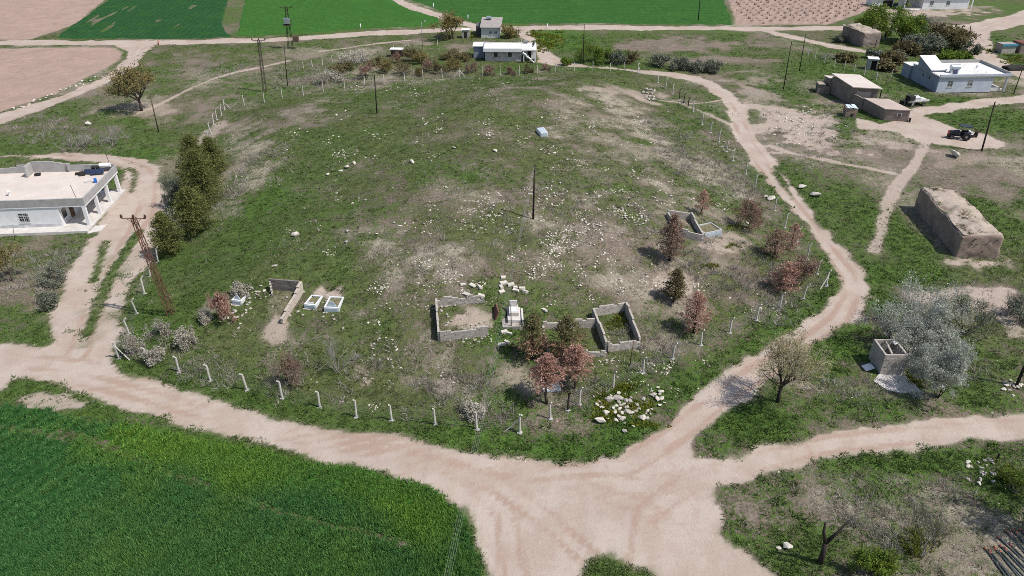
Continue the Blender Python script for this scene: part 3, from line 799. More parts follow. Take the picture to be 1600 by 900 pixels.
def scatter(name, label, cat, pts, scl, col, meshes, kind="stuff", tilt=0.15):
    n = len(pts)
    rot = np.stack([RNG.normal(0, tilt, n), RNG.normal(0, tilt, n), RNG.random(n) * 6.283], 1)
    me = np_mesh(name, pts, np.zeros((0, 3), int), None, False, {"rot": ('FLOAT_VECTOR', 'POINT', rot), "scl": ('FLOAT', 'POINT', scl), "col": ('FLOAT_VECTOR', 'POINT', col)})
    o = link(bpy.data.objects.new(name, me)); tag(o, label, cat, None, kind)
    ng = bpy.data.node_groups.new(name + "_nodes", 'GeometryNodeTree')
    ng.interface.new_socket("Geometry", in_out='INPUT', socket_type='NodeSocketGeometry'); ng.interface.new_socket("Geometry", in_out='OUTPUT', socket_type='NodeSocketGeometry')
    gi = ng.nodes.new("NodeGroupInput"); go = ng.nodes.new("NodeGroupOutput")
    join = ng.nodes.new("GeometryNodeJoinGeometry")
    for k, m_ in enumerate(meshes):
        ob = bpy.data.objects.new(name + "_piece", m_)
        oi = ng.nodes.new("GeometryNodeObjectInfo"); oi.inputs["Object"].default_value = ob; oi.inputs["As Instance"].default_value = True
        ng.links.new(oi.outputs["Geometry"], join.inputs[0])
    ip = ng.nodes.new("GeometryNodeInstanceOnPoints"); ip.inputs["Pick Instance"].default_value = True
    def named(an, typ):
        a = ng.nodes.new("GeometryNodeInputNamedAttribute"); a.data_type = typ; a.inputs["Name"].default_value = an; return a.outputs[0]
    ng.links.new(gi.outputs[0], ip.inputs["Points"]); ng.links.new(join.outputs[0], ip.inputs["Instance"])
    er = ng.nodes.new("FunctionNodeEulerToRotation"); ng.links.new(named("rot", 'FLOAT_VECTOR'), er.inputs[0]); ng.links.new(er.outputs[0], ip.inputs["Rotation"])
    ng.links.new(named("scl", 'FLOAT'), ip.inputs["Scale"])
    ri = ng.nodes.new("FunctionNodeRandomValue"); ri.data_type = 'INT'
    ii = [s for s in ri.inputs if s.type == 'INT' and s.name in ("Min", "Max")]; ii[0].default_value = 0; ii[1].default_value = len(meshes) - 1
    ng.links.new([s for s in ri.outputs if s.type == 'INT'][0], ip.inputs["Instance Index"])
    ng.links.new(ip.outputs[0], go.inputs[0])
    md = o.modifiers.new("cover", 'NODES'); md.node_group = ng
    return o

def inst_mat(name, spread=0.35, rough=.8, trans=0.2):
    n = NT(name)
    c = n.attr("col", "Color", 'INSTANCER'); t = n.attr("tint")
    v = n.mix(t, (1 - spread,) * 3, (1 + spread,) * 3)
    c = n.mix(1.0, c, v, 'MULTIPLY')
    n.set(Base_Color=c, Roughness=rough); n.b.inputs["Specular IOR Level"].default_value = 0.15
    if trans:
        tr = n.node("ShaderNodeBsdfTranslucent"); n.put(tr.inputs[0], c)
        mx = n.node("ShaderNodeMixShader"); mx.inputs[0].default_value = trans
        n.t.links.new(n.b.outputs[0], mx.inputs[1]); n.t.links.new(tr.outputs[0], mx.inputs[2]); n.t.links.new(mx.outputs[0], n.out.inputs[0])
    return n.m

def gsample(A, x, y):
    """bilinear sample of a terrain-grid array"""
    A = A.reshape(NYg, NXg); u = np.clip((x - GX0) / STEP, 0, NXg - 1.001); v = np.clip((y - GY0) / STEP, 0, NYg - 1.001)
    i = u.astype(int); j = v.astype(int); fu = u - i; fv = v - j
    return (A[j, i] * (1 - fu) + A[j, i + 1] * fu) * (1 - fv) + (A[j + 1, i] * (1 - fu) + A[j + 1, i + 1] * fu) * fv
def in_view(x, y, pad=2.0):
    return (np.abs(x) < 0.69 * (y * _c + CAM_H * _s) + pad) & (y > 30) & (y < 262)
# ------------------------------------------------------------------ grass, straw, crop (instanced tufts), loose stones
GRASS_M = inst_mat("grass_blades"); STRAW_M = inst_mat("straw_blades", .3, .9, .15); CROP_M = inst_mat("crop_blades", .4)
grass_t = [tuft("grass_tuft", GRASS_M, 12, .13, .17, .055, .09, s) for s in (1, 2, 3)]
straw_t = [tuft("straw_tuft", STRAW_M, 12, .26, .14, .03, .17, s) for s in (4, 5)]
crop_t = [tuft("crop_tuft", CROP_M, 16, .34, .22, .06, .12, s) for s in (6, 7, 8)]
def candidates(n, ymin, ymax):
    """points with density falling with distance"""
    y = ymin + (ymax - ymin) * RNG.random(n) ** 1.25; hw = 0.69 * (y * _c + CAM_H * _s) + 2
    x = (RNG.random(n) * 2 - 1) * hw
    return x, y
gfield = gsample
x, y = candidates(330000, 31, 200)
g = gsample(G, x, y); rw_ = gsample(road_f, x, y); cr = gsample(CROP, x, y); fl = gsample(FIELD, x, y); b = gsample(B, x, y); l = gsample(L, x, y)
n1 = vnoise(x * 1.1, y * 1.1, 91) + .6 * vnoise(x * 3.1, y * 3.1, 92) - .8
pr = np.clip((g - .42) * 1.9 + n1 * .8, 0, 1) * (rw_ > .2 - .9 * vnoise(x * .7, y * .7, 97) ** 2) * (cr < .3) * (fl < .3) * (1 - .9 * b)
k = RNG.random(len(x)) < pr * .85
x, y, l = x[k], y[k], l[k]; z = gsample(TZ, x, y)
m = RNG.random((len(x), 1))
dull = np.array([.078, .104, .036]) * (1 - m) + np.array([.158, .172, .072]) * m
lush = np.array([.048, .115, .022]) * (1 - m) + np.array([.105, .180, .038]) * m
lw = np.clip(l[:, None] + RNG.normal(0, .15, (len(x), 1)), 0, 1)
colr = dull * (1 - lw) + lush * lw
bigc = RNG.random(len(x)) < .10
colr[bigc] *= .74
gs = RNG.uniform(.6, 1.35, len(x)) * (.75 + .5 * l) * np.where(bigc, 1.7, 1)
scatter("grass", "short spring grass over the mound, verges and open ground", "grass", np.stack([x, y, z], 1), gs, colr, grass_t)
x, y = candidates(260000, 31, 180)
d = gsample(D, x, y); rw_ = gsample(road_f, x, y); cr = gsample(CROP, x, y); fl = gsample(FIELD, x, y); b = gsample(B, x, y)
pr = np.clip((d - .42) * 1.7 + (vnoise(x * .8, y * .8, 93) - .5) * .9, 0, 1) * (rw_ > .25) * (cr < .3) * (fl < .2) * (1 - .9 * b)
k = RNG.random(len(x)) < pr * .5
x, y = x[k], y[k]; m = RNG.random((len(x), 1))
scatter("dry_grass", "pale dry straw left standing among the green grass", "dry grass", np.stack([x, y, gsample(TZ, x, y)], 1), RNG.uniform(.45, 1.1, len(x)) * np.where(RNG.random(len(x)) < .12, 1.9, 1),
        np.array([.25, .22, .16]) * (1 - m) + np.array([.45, .41, .33]) * m, straw_t)
# crop in the near field, drilled in rows
x, y = candidates(150000, 31, 62)
ch = gsample(CHUE, x, y); cr = gsample(CROP, x, y); row = gsample(ROW, x, y)
upl = .25 + .75 * sstep(-24, -38, x) * sstep(34, 42, y)
rowp = 1 - .97 * upl * sstep(-.35, .3, np.sin(row * 6.2832) + .35 * fbm(x, y, 2.5, 2, 99))
k = (gsample(FS["crop_d"], x, y) < .1) & (RNG.random(len(x)) < np.clip(cr, 0, 1) * rowp * np.clip(1.0 + .7 * (vnoise(x * .5, y * .5, 95) - .45), .2, 1) * .8)
x, y, ch = x[k], y[k], ch[k][:, None]; m = RNG.random((len(x), 1)); pn = fbm(x, y, 7, 3, 96)[:, None]
cd = np.array([.044, .145, .042]) * (1 - m) + np.array([.105, .235, .072]) * m
cl = np.array([.115, .235, .034]) * (1 - m) + np.array([.205, .335, .058]) * m
w = np.clip(ch + .42 * pn + RNG.normal(0, .1, ch.shape), 0, 1)
scatter("wheat_crop", "dense young green wheat filling the field in the lower left corner", "crop", np.stack([x, y, gsample(TZ, x, y)], 1), RNG.uniform(.65, 1.2, len(x)) * (1 + .2 * pn[:, 0]), cd * (1 - w) + cl * w, crop_t)

# grey-brown dead weed stalks on the front slope and around the trees
DEADM = inst_mat("dead_weed_stalks", .3, .95, .1); dead_t = [tuft("dead_weed", DEADM, 18, .42, .22, .028, .26, s) for s in (14, 15, 16)]
x, y = candidates(90000, 31, 170); dw = np.zeros(len(x))
for px, py, rx, ry, v in [(690,605,120,45,.55),(560,560,90,45,.45),(450,580,55,40,.5),(330,585,90,24,.45),(240,540,60,30,.45),(900,600,60,40,.5),(1010,560,60,40,.5),(1110,420,90,55,.5),(1190,430,60,60,.5),(1080,258,60,26,.6),(1150,285,50,26,.5),(760,645,60,24,.5),(380,270,22,50,.6),(430,240,30,22,.5),(520,128,110,12,.6),(700,119,110,7,.5),(1040,210,50,30,.4),(1000,520,50,20,.4),(650,400,110,40,.22),(900,330,160,60,.18),(450,110,70,18,.4),(350,110,60,14,.35),(90,200,80,22,.4),(60,430,60,40,.45),(1250,210,70,30,.25),(1310,190,50,20,.25),(1480,560,60,30,.3),(1330,610,70,30,.35),(1380,820,100,50,.4),(1500,760,60,30,.35),(1560,470,60,40,.25),(1330,440,20,30,.4),(1070,80,70,10,.3)]:
    ax_, ay_, _z = at1(px, py); bx_, _b, _z = at1(px + rx, py); _b, by_, _z = at1(px, py - ry)
    q = np.sqrt(((x - ax_) / abs(bx_ - ax_)) ** 2 + ((y - ay_) / abs(by_ - ay_)) ** 2) + .5 * fbm(x, y, 4, 3, 61)
    dw = np.maximum(dw, v * sstep(1.1, .5, q))
k = (RNG.random(len(x)) < dw * sstep(.25, .7, vnoise(x * .9, y * .9, 62) + .3 * vnoise(x * 2.7, y * 2.7, 63)) * 1.3) & (gsample(road_f, x, y) > .3)
x, y = x[k], y[k]; m = RNG.random((len(x), 1))
scatter("dead_weeds", "grey-brown dead weed stalks matted over the front slope and plot edges", "dead weeds", np.stack([x, y, gsample(TZ, x, y)], 1), RNG.uniform(.55, 1.75, len(x)), np.array([.17, .145, .12]) * (1 - m) + np.array([.46, .425, .375]) * m, dead_t)
# ------------------------------------------------------------------ materials
M_POST = plain("concrete_post", (.60, .57, .52), (.50, .47, .42), 3, .9, .2, 30)
M_WIRE = plain("fence_wire", (.30, .29, .27), (.20, .17, .15), 4, .6, metal=.3)
M_RUST = plain("rusted_steel", (.17, .075, .045), (.10, .05, .035), 3, .8, spec=.3)
M_STEEL = plain("galvanised_steel", (.30, .30, .29), (.20, .19, .18), 3, .55, metal=.4, spec=.4)
M_WOOD = plain("tarred_wood", (.055, .044, .036), (.030, .025, .022), 4, .9, .3, 30)
M_INS = plain("brown_porcelain", (.07, .03, .02), None, 3, .3, spec=.5)
M_WHITE = plain("white_plaster", (.74, .74, .745), (.66, .66, .67), 1.2, .9, .08, 14, dirt=(.50, .49, .47), dirt_amt=.30, fine=.12)
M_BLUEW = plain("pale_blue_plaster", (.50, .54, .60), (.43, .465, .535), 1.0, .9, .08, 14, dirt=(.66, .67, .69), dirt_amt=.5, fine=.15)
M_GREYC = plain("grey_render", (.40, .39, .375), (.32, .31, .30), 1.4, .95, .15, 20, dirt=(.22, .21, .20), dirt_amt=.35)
M_BLUEG = plain("shaded_blue_grey", (.30, .33, .39), (.24, .265, .32), 1.0, .95, .1, 16, dirt=(.16, .165, .18), dirt_amt=.4)  # darker blue-grey puts the shade of left-hand walls into the colour
M_ROOFW = plain("whitewashed_roof", (.70, .69, .67), (.61, .59, .565), .7, .9, .08, 10, dirt=(.48, .45, .42), dirt_amt=.45, fine=.2)
M_ROOFB = plain("pale_screed_roof", (.60, .53, .48), (.53, .465, .42), .5, .95, .08, 12, dirt=(.47, .40, .35), dirt_amt=.4, fine=.2)
M_ROOFG = plain("weathered_roof_sheet", (.36, .33, .31), (.29, .26, .24), 1.3, .85, .1, 12, dirt=(.20, .17, .15), dirt_amt=.4)
M_GLASS = plain("dark_window_glass", (.03, .035, .045), (.05, .055, .06), 2, .15, spec=.6, fine=.1)
M_DARK = plain("opening_shade", (.035, .03, .028), None, 3, .9)  # near-black colour stands in for the shade inside openings
M_IRON = plain("painted_iron", (.62, .63, .62), (.50, .50, .49), 5, .6, spec=.3)
M_DOOR = plain("brown_wood_door", (.16, .09, .055), None, 3, .7)
M_TANK = plain("steel_water_tank", (.42, .50, .54), (.34, .41, .45), 2, .35, metal=.6, spec=.5)
M_PANEL = plain("solar_panel_glass", (.02, .03, .06), (.03, .04, .08), 2, .2, spec=.6)
M_MARB = plain("white_marble", (.74, .75, .76), (.64, .66, .68), 2.2, .5, spec=.3, dirt=(.45, .44, .41), dirt_amt=.35, fine=.12)
M_MARBB = plain("blue_grey_marble", (.44, .51, .57), (.36, .42, .48), 2.0, .55, spec=.3, dirt=(.30, .31, .31), dirt_amt=.3, fine=.12)
M_BLOCK = plain("cement_block", (.44, .405, .365), (.33, .295, .26), 2.2, .95, .35, 22, dirt=(.55, .51, .47), dirt_amt=.35)
M_SLAB = plain("cracked_concrete", (.60, .57, .54), (.50, .47, .44), 1.0, .95, .12, 14, dirt=(.36, .32, .28), dirt_amt=.5)
M_STONE = plain("pale_limestone", (.60, .555, .485), (.47, .43, .37), 2.0, .95, .3, 10, dirt=(.30, .28, .23), dirt_amt=.5)
M_STONEG = plain("grey_fieldstone", (.42, .385, .345), (.31, .28, .25), 2.0, .95, .3, 10, dirt=(.22, .20, .17), dirt_amt=.5)
M_BARK = plain("grey_brown_bark", (.12, .095, .075), (.075, .06, .048), 5, .95, .3, 20)
M_BARKD = plain("dark_bark", (.055, .043, .036), (.035, .028, .024), 5, .95, .3, 20)
M_TWIG = plain("bleached_twigs", (.36, .33, .30), (.25, .225, .20), 4, .95)
M_TWIGR = plain("reddish_twigs", (.17, .115, .095), (.12, .085, .07), 4, .95)
M_RED = plain("red_paint", (.42, .035, .03), None, 3, .5, spec=.4)
M_NAVY = plain("dark_blue_paint", (.035, .045, .06), None, 3, .6, spec=.3)
M_RUBBER = plain("black_rubber", (.022, .022, .022), (.04, .037, .034), 4, .85)
M_TARP = plain("blue_tarpaulin", (.05, .22, .33), (.10, .30, .40), 2, .6)
M_SHEET = plain("silver_plastic_sheet", (.45, .55, .58), (.60, .66, .67), 3, .5, spec=.4)
M_PIPE = plain("dark_irrigation_pipe", (.055, .068, .070), (.085, .10, .10), 6, .5, spec=.4)
M_CAP = plain("red_pipe_collar", (.40, .14, .10), None, 5, .6)
M_BLUEP = plain("bright_blue_plastic", (.03, .16, .55), None, 3, .4, spec=.4)
M_YELL = plain("yellow_paint", (.60, .48, .05), None, 3, .6)

def adobe_material(name, c1, c2, rowh=.13):
    n = NT(name); v = n.coord()
    br = n.node("ShaderNodeTexBrick"); mp = n.node("ShaderNodeMapping"); mp.inputs["Rotation"].default_value = (math.pi / 2, 0, 0)
    sx = n.node("ShaderNodeSeparateXYZ"); n.t.links.new(v, sx.inputs[0]); cx = n.node("ShaderNodeCombineXYZ")
    n.t.links.new(n.math('ADD', sx.outputs[0], sx.outputs[1]), cx.inputs[0]); n.t.links.new(sx.outputs[2], cx.inputs[1]); n.t.links.new(cx.outputs[0], br.inputs["Vector"])
    br.inputs["Scale"].default_value = 1.0; br.inputs["Brick Width"].default_value = .36; br.inputs["Row Height"].default_value = rowh; br.inputs["Mortar Size"].default_value = .018
    br.inputs["Color1"].default_value = (1, 1, 1, 1); br.inputs["Color2"].default_value = (.8, .8, .8, 1); br.inputs["Mortar"].default_value = (.45, .45, .45, 1)
    f = n.noise(v, .8, 6, .65); g = n.noise(v, 5, 5, .7)
    c = n.mix(n.ss(f, .35, .65), c1, c2)
    c = n.mix(n.math('MULTIPLY', n.ss(g, .5, .7), .5), c, tuple(a * .5 for a in c2))
    c = n.mix(n.ss(n.noise(v, .6, 4, .6, .5), .42, .6, .05, .55), c, br.outputs["Color"], 'MULTIPLY')
    n.set(Base_Color=c, Roughness=.97); n.b.inputs["Specular IOR Level"].default_value = .08
    n.bump(n.math('ADD', n.math('MULTIPLY', g, .8), n.math('MULTIPLY', n.sep(br.outputs["Color"])[0], .25)), .7, .06)
    return n.m
M_ADOBE = adobe_material("mud_brick", (.335, .255, .208), (.26, .195, .16))
M_ADOBED = adobe_material("dark_mud_brick", (.29, .235, .205), (.22, .18, .155))
M_MUD = plain("mud_roof", (.42, .35, .295), (.34, .28, .23), .7, .98, .4, 8, dirt=(.16, .16, .085), dirt_amt=.85)
M_MUDF = plain("smooth_mud_roof", (.47, .385, .335), (.42, .345, .30), .6, .98, .2, 10, dirt=(.36, .29, .25), dirt_amt=.3)

class House:
    """local frame: x along the front to the right, y to the back"""
    def __init__(s, name, label, corner_px, yaw_deg, cat="house"):
        x, y, z = at1(*corner_px) if len(corner_px) == 2 else corner_px
        s.root = thing(name, (x, y, z), math.radians(yaw_deg), label, cat)
    def part(s, name, mat, fn, parent=None, smooth=False, label=None):
        mb = MB(); fn(mb); o = mb.build(name, mat, parent or s.root, smooth)
        if label: o["label"] = label
        return o
    def window(s, x0, x1, z0, z1, y=0.0, bars=True, frame=M_IRON, side=None):
        """window in a wall facing -y at depth y (side: wall facing -x or +x at that x)"""
        def T(mb):
            if side is not None:
                for V in mb.V:
                    a = V[:, 0].copy(); b = V[:, 1].copy() - y
                    V[:, 0] = y + (b if side < 0 else -b); V[:, 1] = a
                if side < 0: pass
            return mb
        fr = MB(); w = .07
        fr.box(x0, x0 + w, y + .04, y + .14, z0, z1); fr.box(x1 - w, x1, y + .04, y + .14, z0, z1)
        fr.box(x0 + w, x1 - w, y + .04, y + .14, z0, z0 + w); fr.box(x0 + w, x1 - w, y + .04, y + .14, z1 - w, z1)
        fr.box((x0 + x1) / 2 - .03, (x0 + x1) / 2 + .03, y + .05, y + .13, z0 + w, z1 - w); fr.box(x0 + w, (x0 + x1) / 2 - .03, y + .05, y + .13, z0 + (z1 - z0) * .62, z0 + (z1 - z0) * .62 + .05)
        fr.box((x0 + x1) / 2 + .03, x1 - w, y + .05, y + .13, z0 + (z1 - z0) * .62, z0 + (z1 - z0) * .62 + .05)
        o = T(fr).build("window", frame, s.root)
        pn = MB(); pn.box(x0 + .03, x1 - .03, y + .10, y + .12, z0 + .03, z1 - .03); T(pn).build("pane", M_GLASS, o)
        sl = MB(); sl.box(x0 - .08, x1 + .08, y - .07, y + .03, z0 - .08, z0 - .002); T(sl).build("sill", M_SLAB, o)
        if bars:
            br = MB()
            for k in range(5):
                xx = x0 + (x1 - x0) * (k + .5) / 5; br.box(xx - .012, xx + .012, y - .03, y - .01, z0, z1)
            for k in range(3):
                zz = z0 + (z1 - z0) * (k + .5) / 3; br.box(x0, x1, y - .05, y - .03, zz - .012, zz + .012)
            T(br).build("bars", M_IRON, o)
        return o

# ---- white house with corner porch, left edge of the picture
h = House("porch_house", "long white flat-roofed house with a pillared corner porch at the left edge", (136,364), 5.0)
FL = -22.0
h.part("plinth", M_SLAB, lambda m: m.prism([(FL,-.05),(.15,-.05),(.35,13.2),(FL,13.2)], -.4, .32))
h.part("wall", M_WHITE, lambda m: (m.wall(FL + .2, -3.7, 1.6, 1.85, .32, 3.0, [(-8.6,-7.3,1.0,2.3), (-13.2,-11.9,1.0,2.3)]), m.box(-3.7, -3.45, 1.6, 12.6, .32, 3.0), m.box(FL + .2, -3.7, 12.35, 12.6, .32, 3.0), m.box(FL + .2, FL + .45, 1.85, 12.35, .32, 3.0)))
h.part("stained_band", plain("damp_stained_plaster", (.55, .55, .56), (.42, .42, .43), 1.3, .95, dirt=(.75, .75, .76), dirt_amt=.7), lambda m: m.box(FL + .2, -3.7, 1.57, 1.597, .32, .75))
h.window(-8.6, -7.3, 1.0, 2.3, 1.6); h.window(-13.2, -11.9, 1.0, 2.3, 1.6)
for k, yy in enumerate((1.5, 5.1, 8.7, 12.3)):
    h.part("column", M_WHITE, lambda m: m.box(-.45, -.05, yy, yy + .4, .32, 3.0))
h.part("roof_slab", M_WHITE, lambda m: m.box(FL, .05, 1.5, 12.9, 3.0, 3.32))
h.part("roof_screed", M_ROOFB, lambda m: m.box(FL, -.13, 1.7, 12.7, 3.32, 3.45))
h.part("parapet", M_GREYC, lambda m: m.box(FL, .07, 1.48, 1.68, 3.2, 4.15, .006), label="grey rendered front parapet")
h.part("parapet", M_GREYC, lambda m: m.box(-.12, .07, 1.68, 12.92, 3.223, 4.13, .006))
h.part("parapet", M_GREYC, lambda m: [m.box(-17.0 + k, -16.0 + k, 12.72, 12.92, 3.223, zt) for k, zt in enumerate((4.2,4.2,4.2,4.3,4.6,4.6,5.0,5.0,5.0,4.8,4.6,4.35,4.35,4.35,4.35,4.35))] and None or m.box(-.99, -.12, 12.72, 12.92, 3.223, 4.3))
h.part("roof_fin", M_GREYC, lambda m: m.prism([(-11.2,10.9),(-11.0,10.9),(-11.0,12.7),(-11.2,12.7)], 3.45, 5.0))
h.part("stub_column", M_GREYC, lambda m: m.box(-6.3, -6.1, 12.45, 12.71, 3.45, 4.7))
h.part("door", M_DOOR, lambda m: m.box(-3.44, -3.38, 4.2, 5.2, .33, 2.35))
h.part("door", M_DOOR, lambda m: m.box(-3.44, -3.38, 8.8, 9.8, .33, 2.35))
h.part("porch_window", M_GLASS, lambda m: m.box(-3.44, -3.40, 2.3, 3.3, 1.1, 2.3))
h.part("concrete_apron", M_SLAB, lambda m: m.prism([(.15,-.3),(1.6,.4),(1.7,3.2),(.36,3.4)], -.15, .06))
hr = h.root
def on_roof(name, label, cat, lx, ly, fn):
    """separate thing lying on the roof of the porch house"""
    import mathutils
    p = mathutils.Matrix.Rotation(hr.rotation_euler.z, 4, 'Z') @ mathutils.Vector((lx, ly, 3.45)); o = thing(name, (hr.location.x + p.x, hr.location.y + p.y, hr.location.z + p.z), hr.rotation_euler.z, label, cat)
    fn(o); return o
def solar_heap(o):
    m = MB(); m.rbox((0, 0, .45), (1.7, .9, .06), .2, .5); m.build("solar_collector", M_PANEL, o)
    m = MB(); m.rbox((-1.2, .3, .35), (1.5, .8, .06), -.1, .45); m.build("solar_collector", M_PANEL, o)
    m = MB(); m.tube([(.1, .9, .95), (1.5, 1.0, .95)], .30, 10); m.build("water_tank", M_WHITE, o)
    m = MB(); m.tube([(-1.0, .9, .7), (.0, .9, .7)], .24, 10); m.build("water_tank", M_RUBBER, o)
    for a in ((-1.9, 0), (-.4, .6), (.9, -.2), (.2, .9), (1.4, 1.0)): MB().tube([(a[0], a[1], 0), (a[0], a[1], .8)], .03, 4).build("stand_leg", M_STEEL, o)
    m = MB(); m.rbox((-2.0, -.2, .25), (.7, .6, .5), .3); m.rbox((-2.6, .1, .15), (.8, .4, .3), .1); m.build("box", M_WOOD, o)
on_roof("solar_heater", "dark solar water heater with tanks at the far corner of the porch house roof", "solar heater", -1.9, 11.3, solar_heap)
on_roof("bicycle_frame_heap", "blue jerrycan beside coiled hose on the porch house roof", "jerrycan", -1.1, 8.4, lambda o: (MB().rbox((0, 0, .28), (.35, .55, .55), .4).build("can", M_BLUEP, o), MB().tube([(-.1 + .55 * math.cos(a) - .8, .25 * math.sin(a), .05 + .02 * a) for a in np.linspace(0, 11, 34)], .03, 4).build("hose", M_IRON, o)))
on_roof("steel_rod", "thin steel rod standing at the front of the porch house roof", "rod", -.75, 1.75, lambda o: MB().tube([(0, 0, 0), (-.35, .1, 2.4)], .035, 5).build("rod", M_RUST, o))
on_roof("steel_rod", "thin steel rod at the far right corner of the porch house roof", "rod", -.45, 12.4, lambda o: MB().tube([(0, 0, 0), (-.25, .2, 2.6)], .035, 5).build("rod", M_WOOD, o))
on_roof("vent_pipe", "small dark vent cowl on the middle of the porch house roof", "vent", -10.6, 4.9, lambda o: (MB().tube([(0, 0, 0), (0, 0, .5)], .12, 8).build("pipe", M_WHITE, o), MB().tube([(0, 0, .5), (0, 0, .55), (0, 0, .75)], [.26, .26, .05], 8).build("cowl", M_WHITE, o)))
on_roof("roof_box", "small dark box on the porch house roof beside the grey fin", "box", -10.0, 11.6, lambda o: (MB().rbox((0, 0, .15), (.7, .5, .3), .2).build("box", M_RUBBER, o)))

# ---- blue-grey house, upper right
h = House("blue_house", "pale blue plastered house with white flat roof and round water tank", (1462,145), 3.0)
W, DP, HT = 11.0, 10.0, 3.0
h.part("wall", M_BLUEW, lambda m: m.wall(0, W, 0, .25, 0, HT, [(1.9,3.0,1.1,2.35), (5.9,7.0,1.1,2.35)]), label="pale blue front wall")
h.part("wall", M_BLUEG, lambda m: (m.box(0, .25, .25, DP, 0, HT)), label="side wall with shade put into its blue-grey colour")
h.part("wall", M_BLUEW, lambda m: (m.box(W - .25, W, .25, DP, 0, HT), m.box(.25, W - .25, DP - .25, DP, 0, HT)))
h.window(1.9, 3.0, 1.1, 2.35); h.window(5.9, 7.0, 1.1, 2.35)
for yy in (3.2, 5.6): h.part("side_window", M_GLASS, lambda m: m.box(-.03, .02, yy, yy + .45, 1.75, 2.35))
h.part("roof_slab", M_GREYC, lambda m: m.box(-.15, W + 3.3, -.25, DP + .1, HT, HT + .18))
h.part("roof_screed", M_ROOFW, lambda m: m.box(.1, W + 3.1, -.05, DP - .1, HT + .18, HT + .24))
h.part("parapet", M_BLUEW, lambda m: m.box(-.17, W + 3.32, -.27, -.06, HT + .183, HT + .62))
h.part("parapet", M_GREYC, lambda m: m.box(W + 3.12, W + 3.32, -.06, DP + .1, HT + .183, HT + .78))
h.part("parapet", M_GREYC, lambda m: m.box(3.0, W + 3.12, DP - .1, DP + .12, HT + .183, HT + .85))
def stair(m):  # sloping stair-head along the left side
    V = [(-.18,3.2,HT+.183),(2.9,3.2,HT+.183),(2.9,8.2,HT+.183),(-.18,8.2,HT+.183),(-.18,3.2,HT+.6),(2.9,3.2,HT+.6),(2.9,8.2,HT+2.1),(-.18,8.2,HT+2.1)]
    m.add(V, BOXF)
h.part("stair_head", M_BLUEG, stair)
h.part("stair_roof", M_ROOFW, lambda m: m.add([(-.3,3.0,HT+.58),(3.0,3.0,HT+.58),(3.0,8.4,HT+2.18),(-.3,8.4,HT+2.18),(-.3,3.0,HT+.68),(3.0,3.0,HT+.68),(3.0,8.4,HT+2.30),(-.3,8.4,HT+2.30)], BOXF))
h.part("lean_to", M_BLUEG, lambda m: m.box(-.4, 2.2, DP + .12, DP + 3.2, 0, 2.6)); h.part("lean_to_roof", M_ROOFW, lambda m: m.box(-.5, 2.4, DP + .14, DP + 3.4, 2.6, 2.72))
for xx in (W + 2.7, W + .9): h.part("porch_column", M_WHITE, lambda m: m.box(xx, xx + .32, (0 if xx > W + 2 else 2.6), (.32 if xx > W + 2 else 2.92), 0, HT))
h.part("porch_floor", M_ROOFW, lambda m: m.box(W, W + 2.2, .4, 4.5, 0, .75))
h.part("porch_step", M_SLAB, lambda m: m.box(W + 2.2, W + 3.0, .8, 2.4, 0, .35))
h.part("water_tank", M_TANK, lambda m: (m.tube([(3.3, 2.6, HT + 1.35), (5.1, 2.6, HT + 1.35)], .5, 12)), smooth=False)
for xx in (3.4, 4.7): h.part("tank_stand", M_WHITE, lambda m: m.box(xx, xx + .3, 2.2, 3.0, HT + .24, HT + .9))
h.part("solar_panel", M_PANEL, lambda m: m.rbox((3.6, 1.4, HT + .7), (1.0, .06, .9), 0, -.5))
h.part("rebar_frame", M_IRON, lambda m: (m.tube([(8.3, 1.6, HT + .24), (8.3, 1.6, HT + .9), (10.2, 1.6, HT + .9), (10.2, 1.6, HT + .24)], .04, 4), m.tube([(8.3, 2.6, HT + .24), (8.3, 2.6, HT + .9), (10.2, 2.6, HT + .9)], .04, 4)))
h.part("chimney", M_WHITE, lambda m: m.box(10.6, 10.9, 5.5, 5.8, HT + .24, HT + .9))

# ---- white-roofed house behind the mound
h = House("terrace_house", "low house with broad white flat roof and outside stair behind the mound", (758,97), -1.0)
h.part("wall", plain("rough_stone_render", (.56, .52, .49), (.38, .34, .33), 1.5, .95, .3, 8, dirt=(.20, .18, .19), dirt_amt=.5), lambda m: (m.wall(0, 8.2, .6, .85, 0, 2.5, [(2.0,2.8,1.0,2.0), (5.2,6.0,1.0,2.0)]),))
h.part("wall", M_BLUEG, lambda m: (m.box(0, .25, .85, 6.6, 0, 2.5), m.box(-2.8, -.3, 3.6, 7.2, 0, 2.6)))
h.part("wall", M_WHITE, lambda m: (m.box(7.95, 8.2, .85, 6.6, 0, 2.5), m.box(.25, 7.95, 6.35, 6.6, 0, 2.5), m.box(9.2, 11.2, 3.2, 3.4, 0, 2.5), m.box(8.2, 11.2, 6.35, 6.6, 0, 2.5)))
h.window(2.0, 2.8, 1.0, 2.0, .6, False, M_DOOR); h.window(5.2, 6.0, 1.0, 2.0, .6, False, M_DOOR)
h.part("roof", M_ROOFW, lambda m: (m.box(-.35, 11.6, .1, 7.0, 2.5, 2.75),))
h.part("fascia", M_WHITE, lambda m: m.box(-.37, 8.3, .02, .098, 2.25, 3.0))
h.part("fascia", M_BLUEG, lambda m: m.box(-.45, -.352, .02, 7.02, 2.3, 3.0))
h.part("side_roof", M_ROOFW, lambda m: m.box(-3.0, -.46, 3.3, 7.4, 2.6, 2.78))
for xx, yy in ((8.6, .4), (11.2, .4), (11.2, 3.2)): h.part("terrace_column", M_WHITE, lambda m: m.box(xx, xx + .25, yy, yy + .25, 0, 2.5))
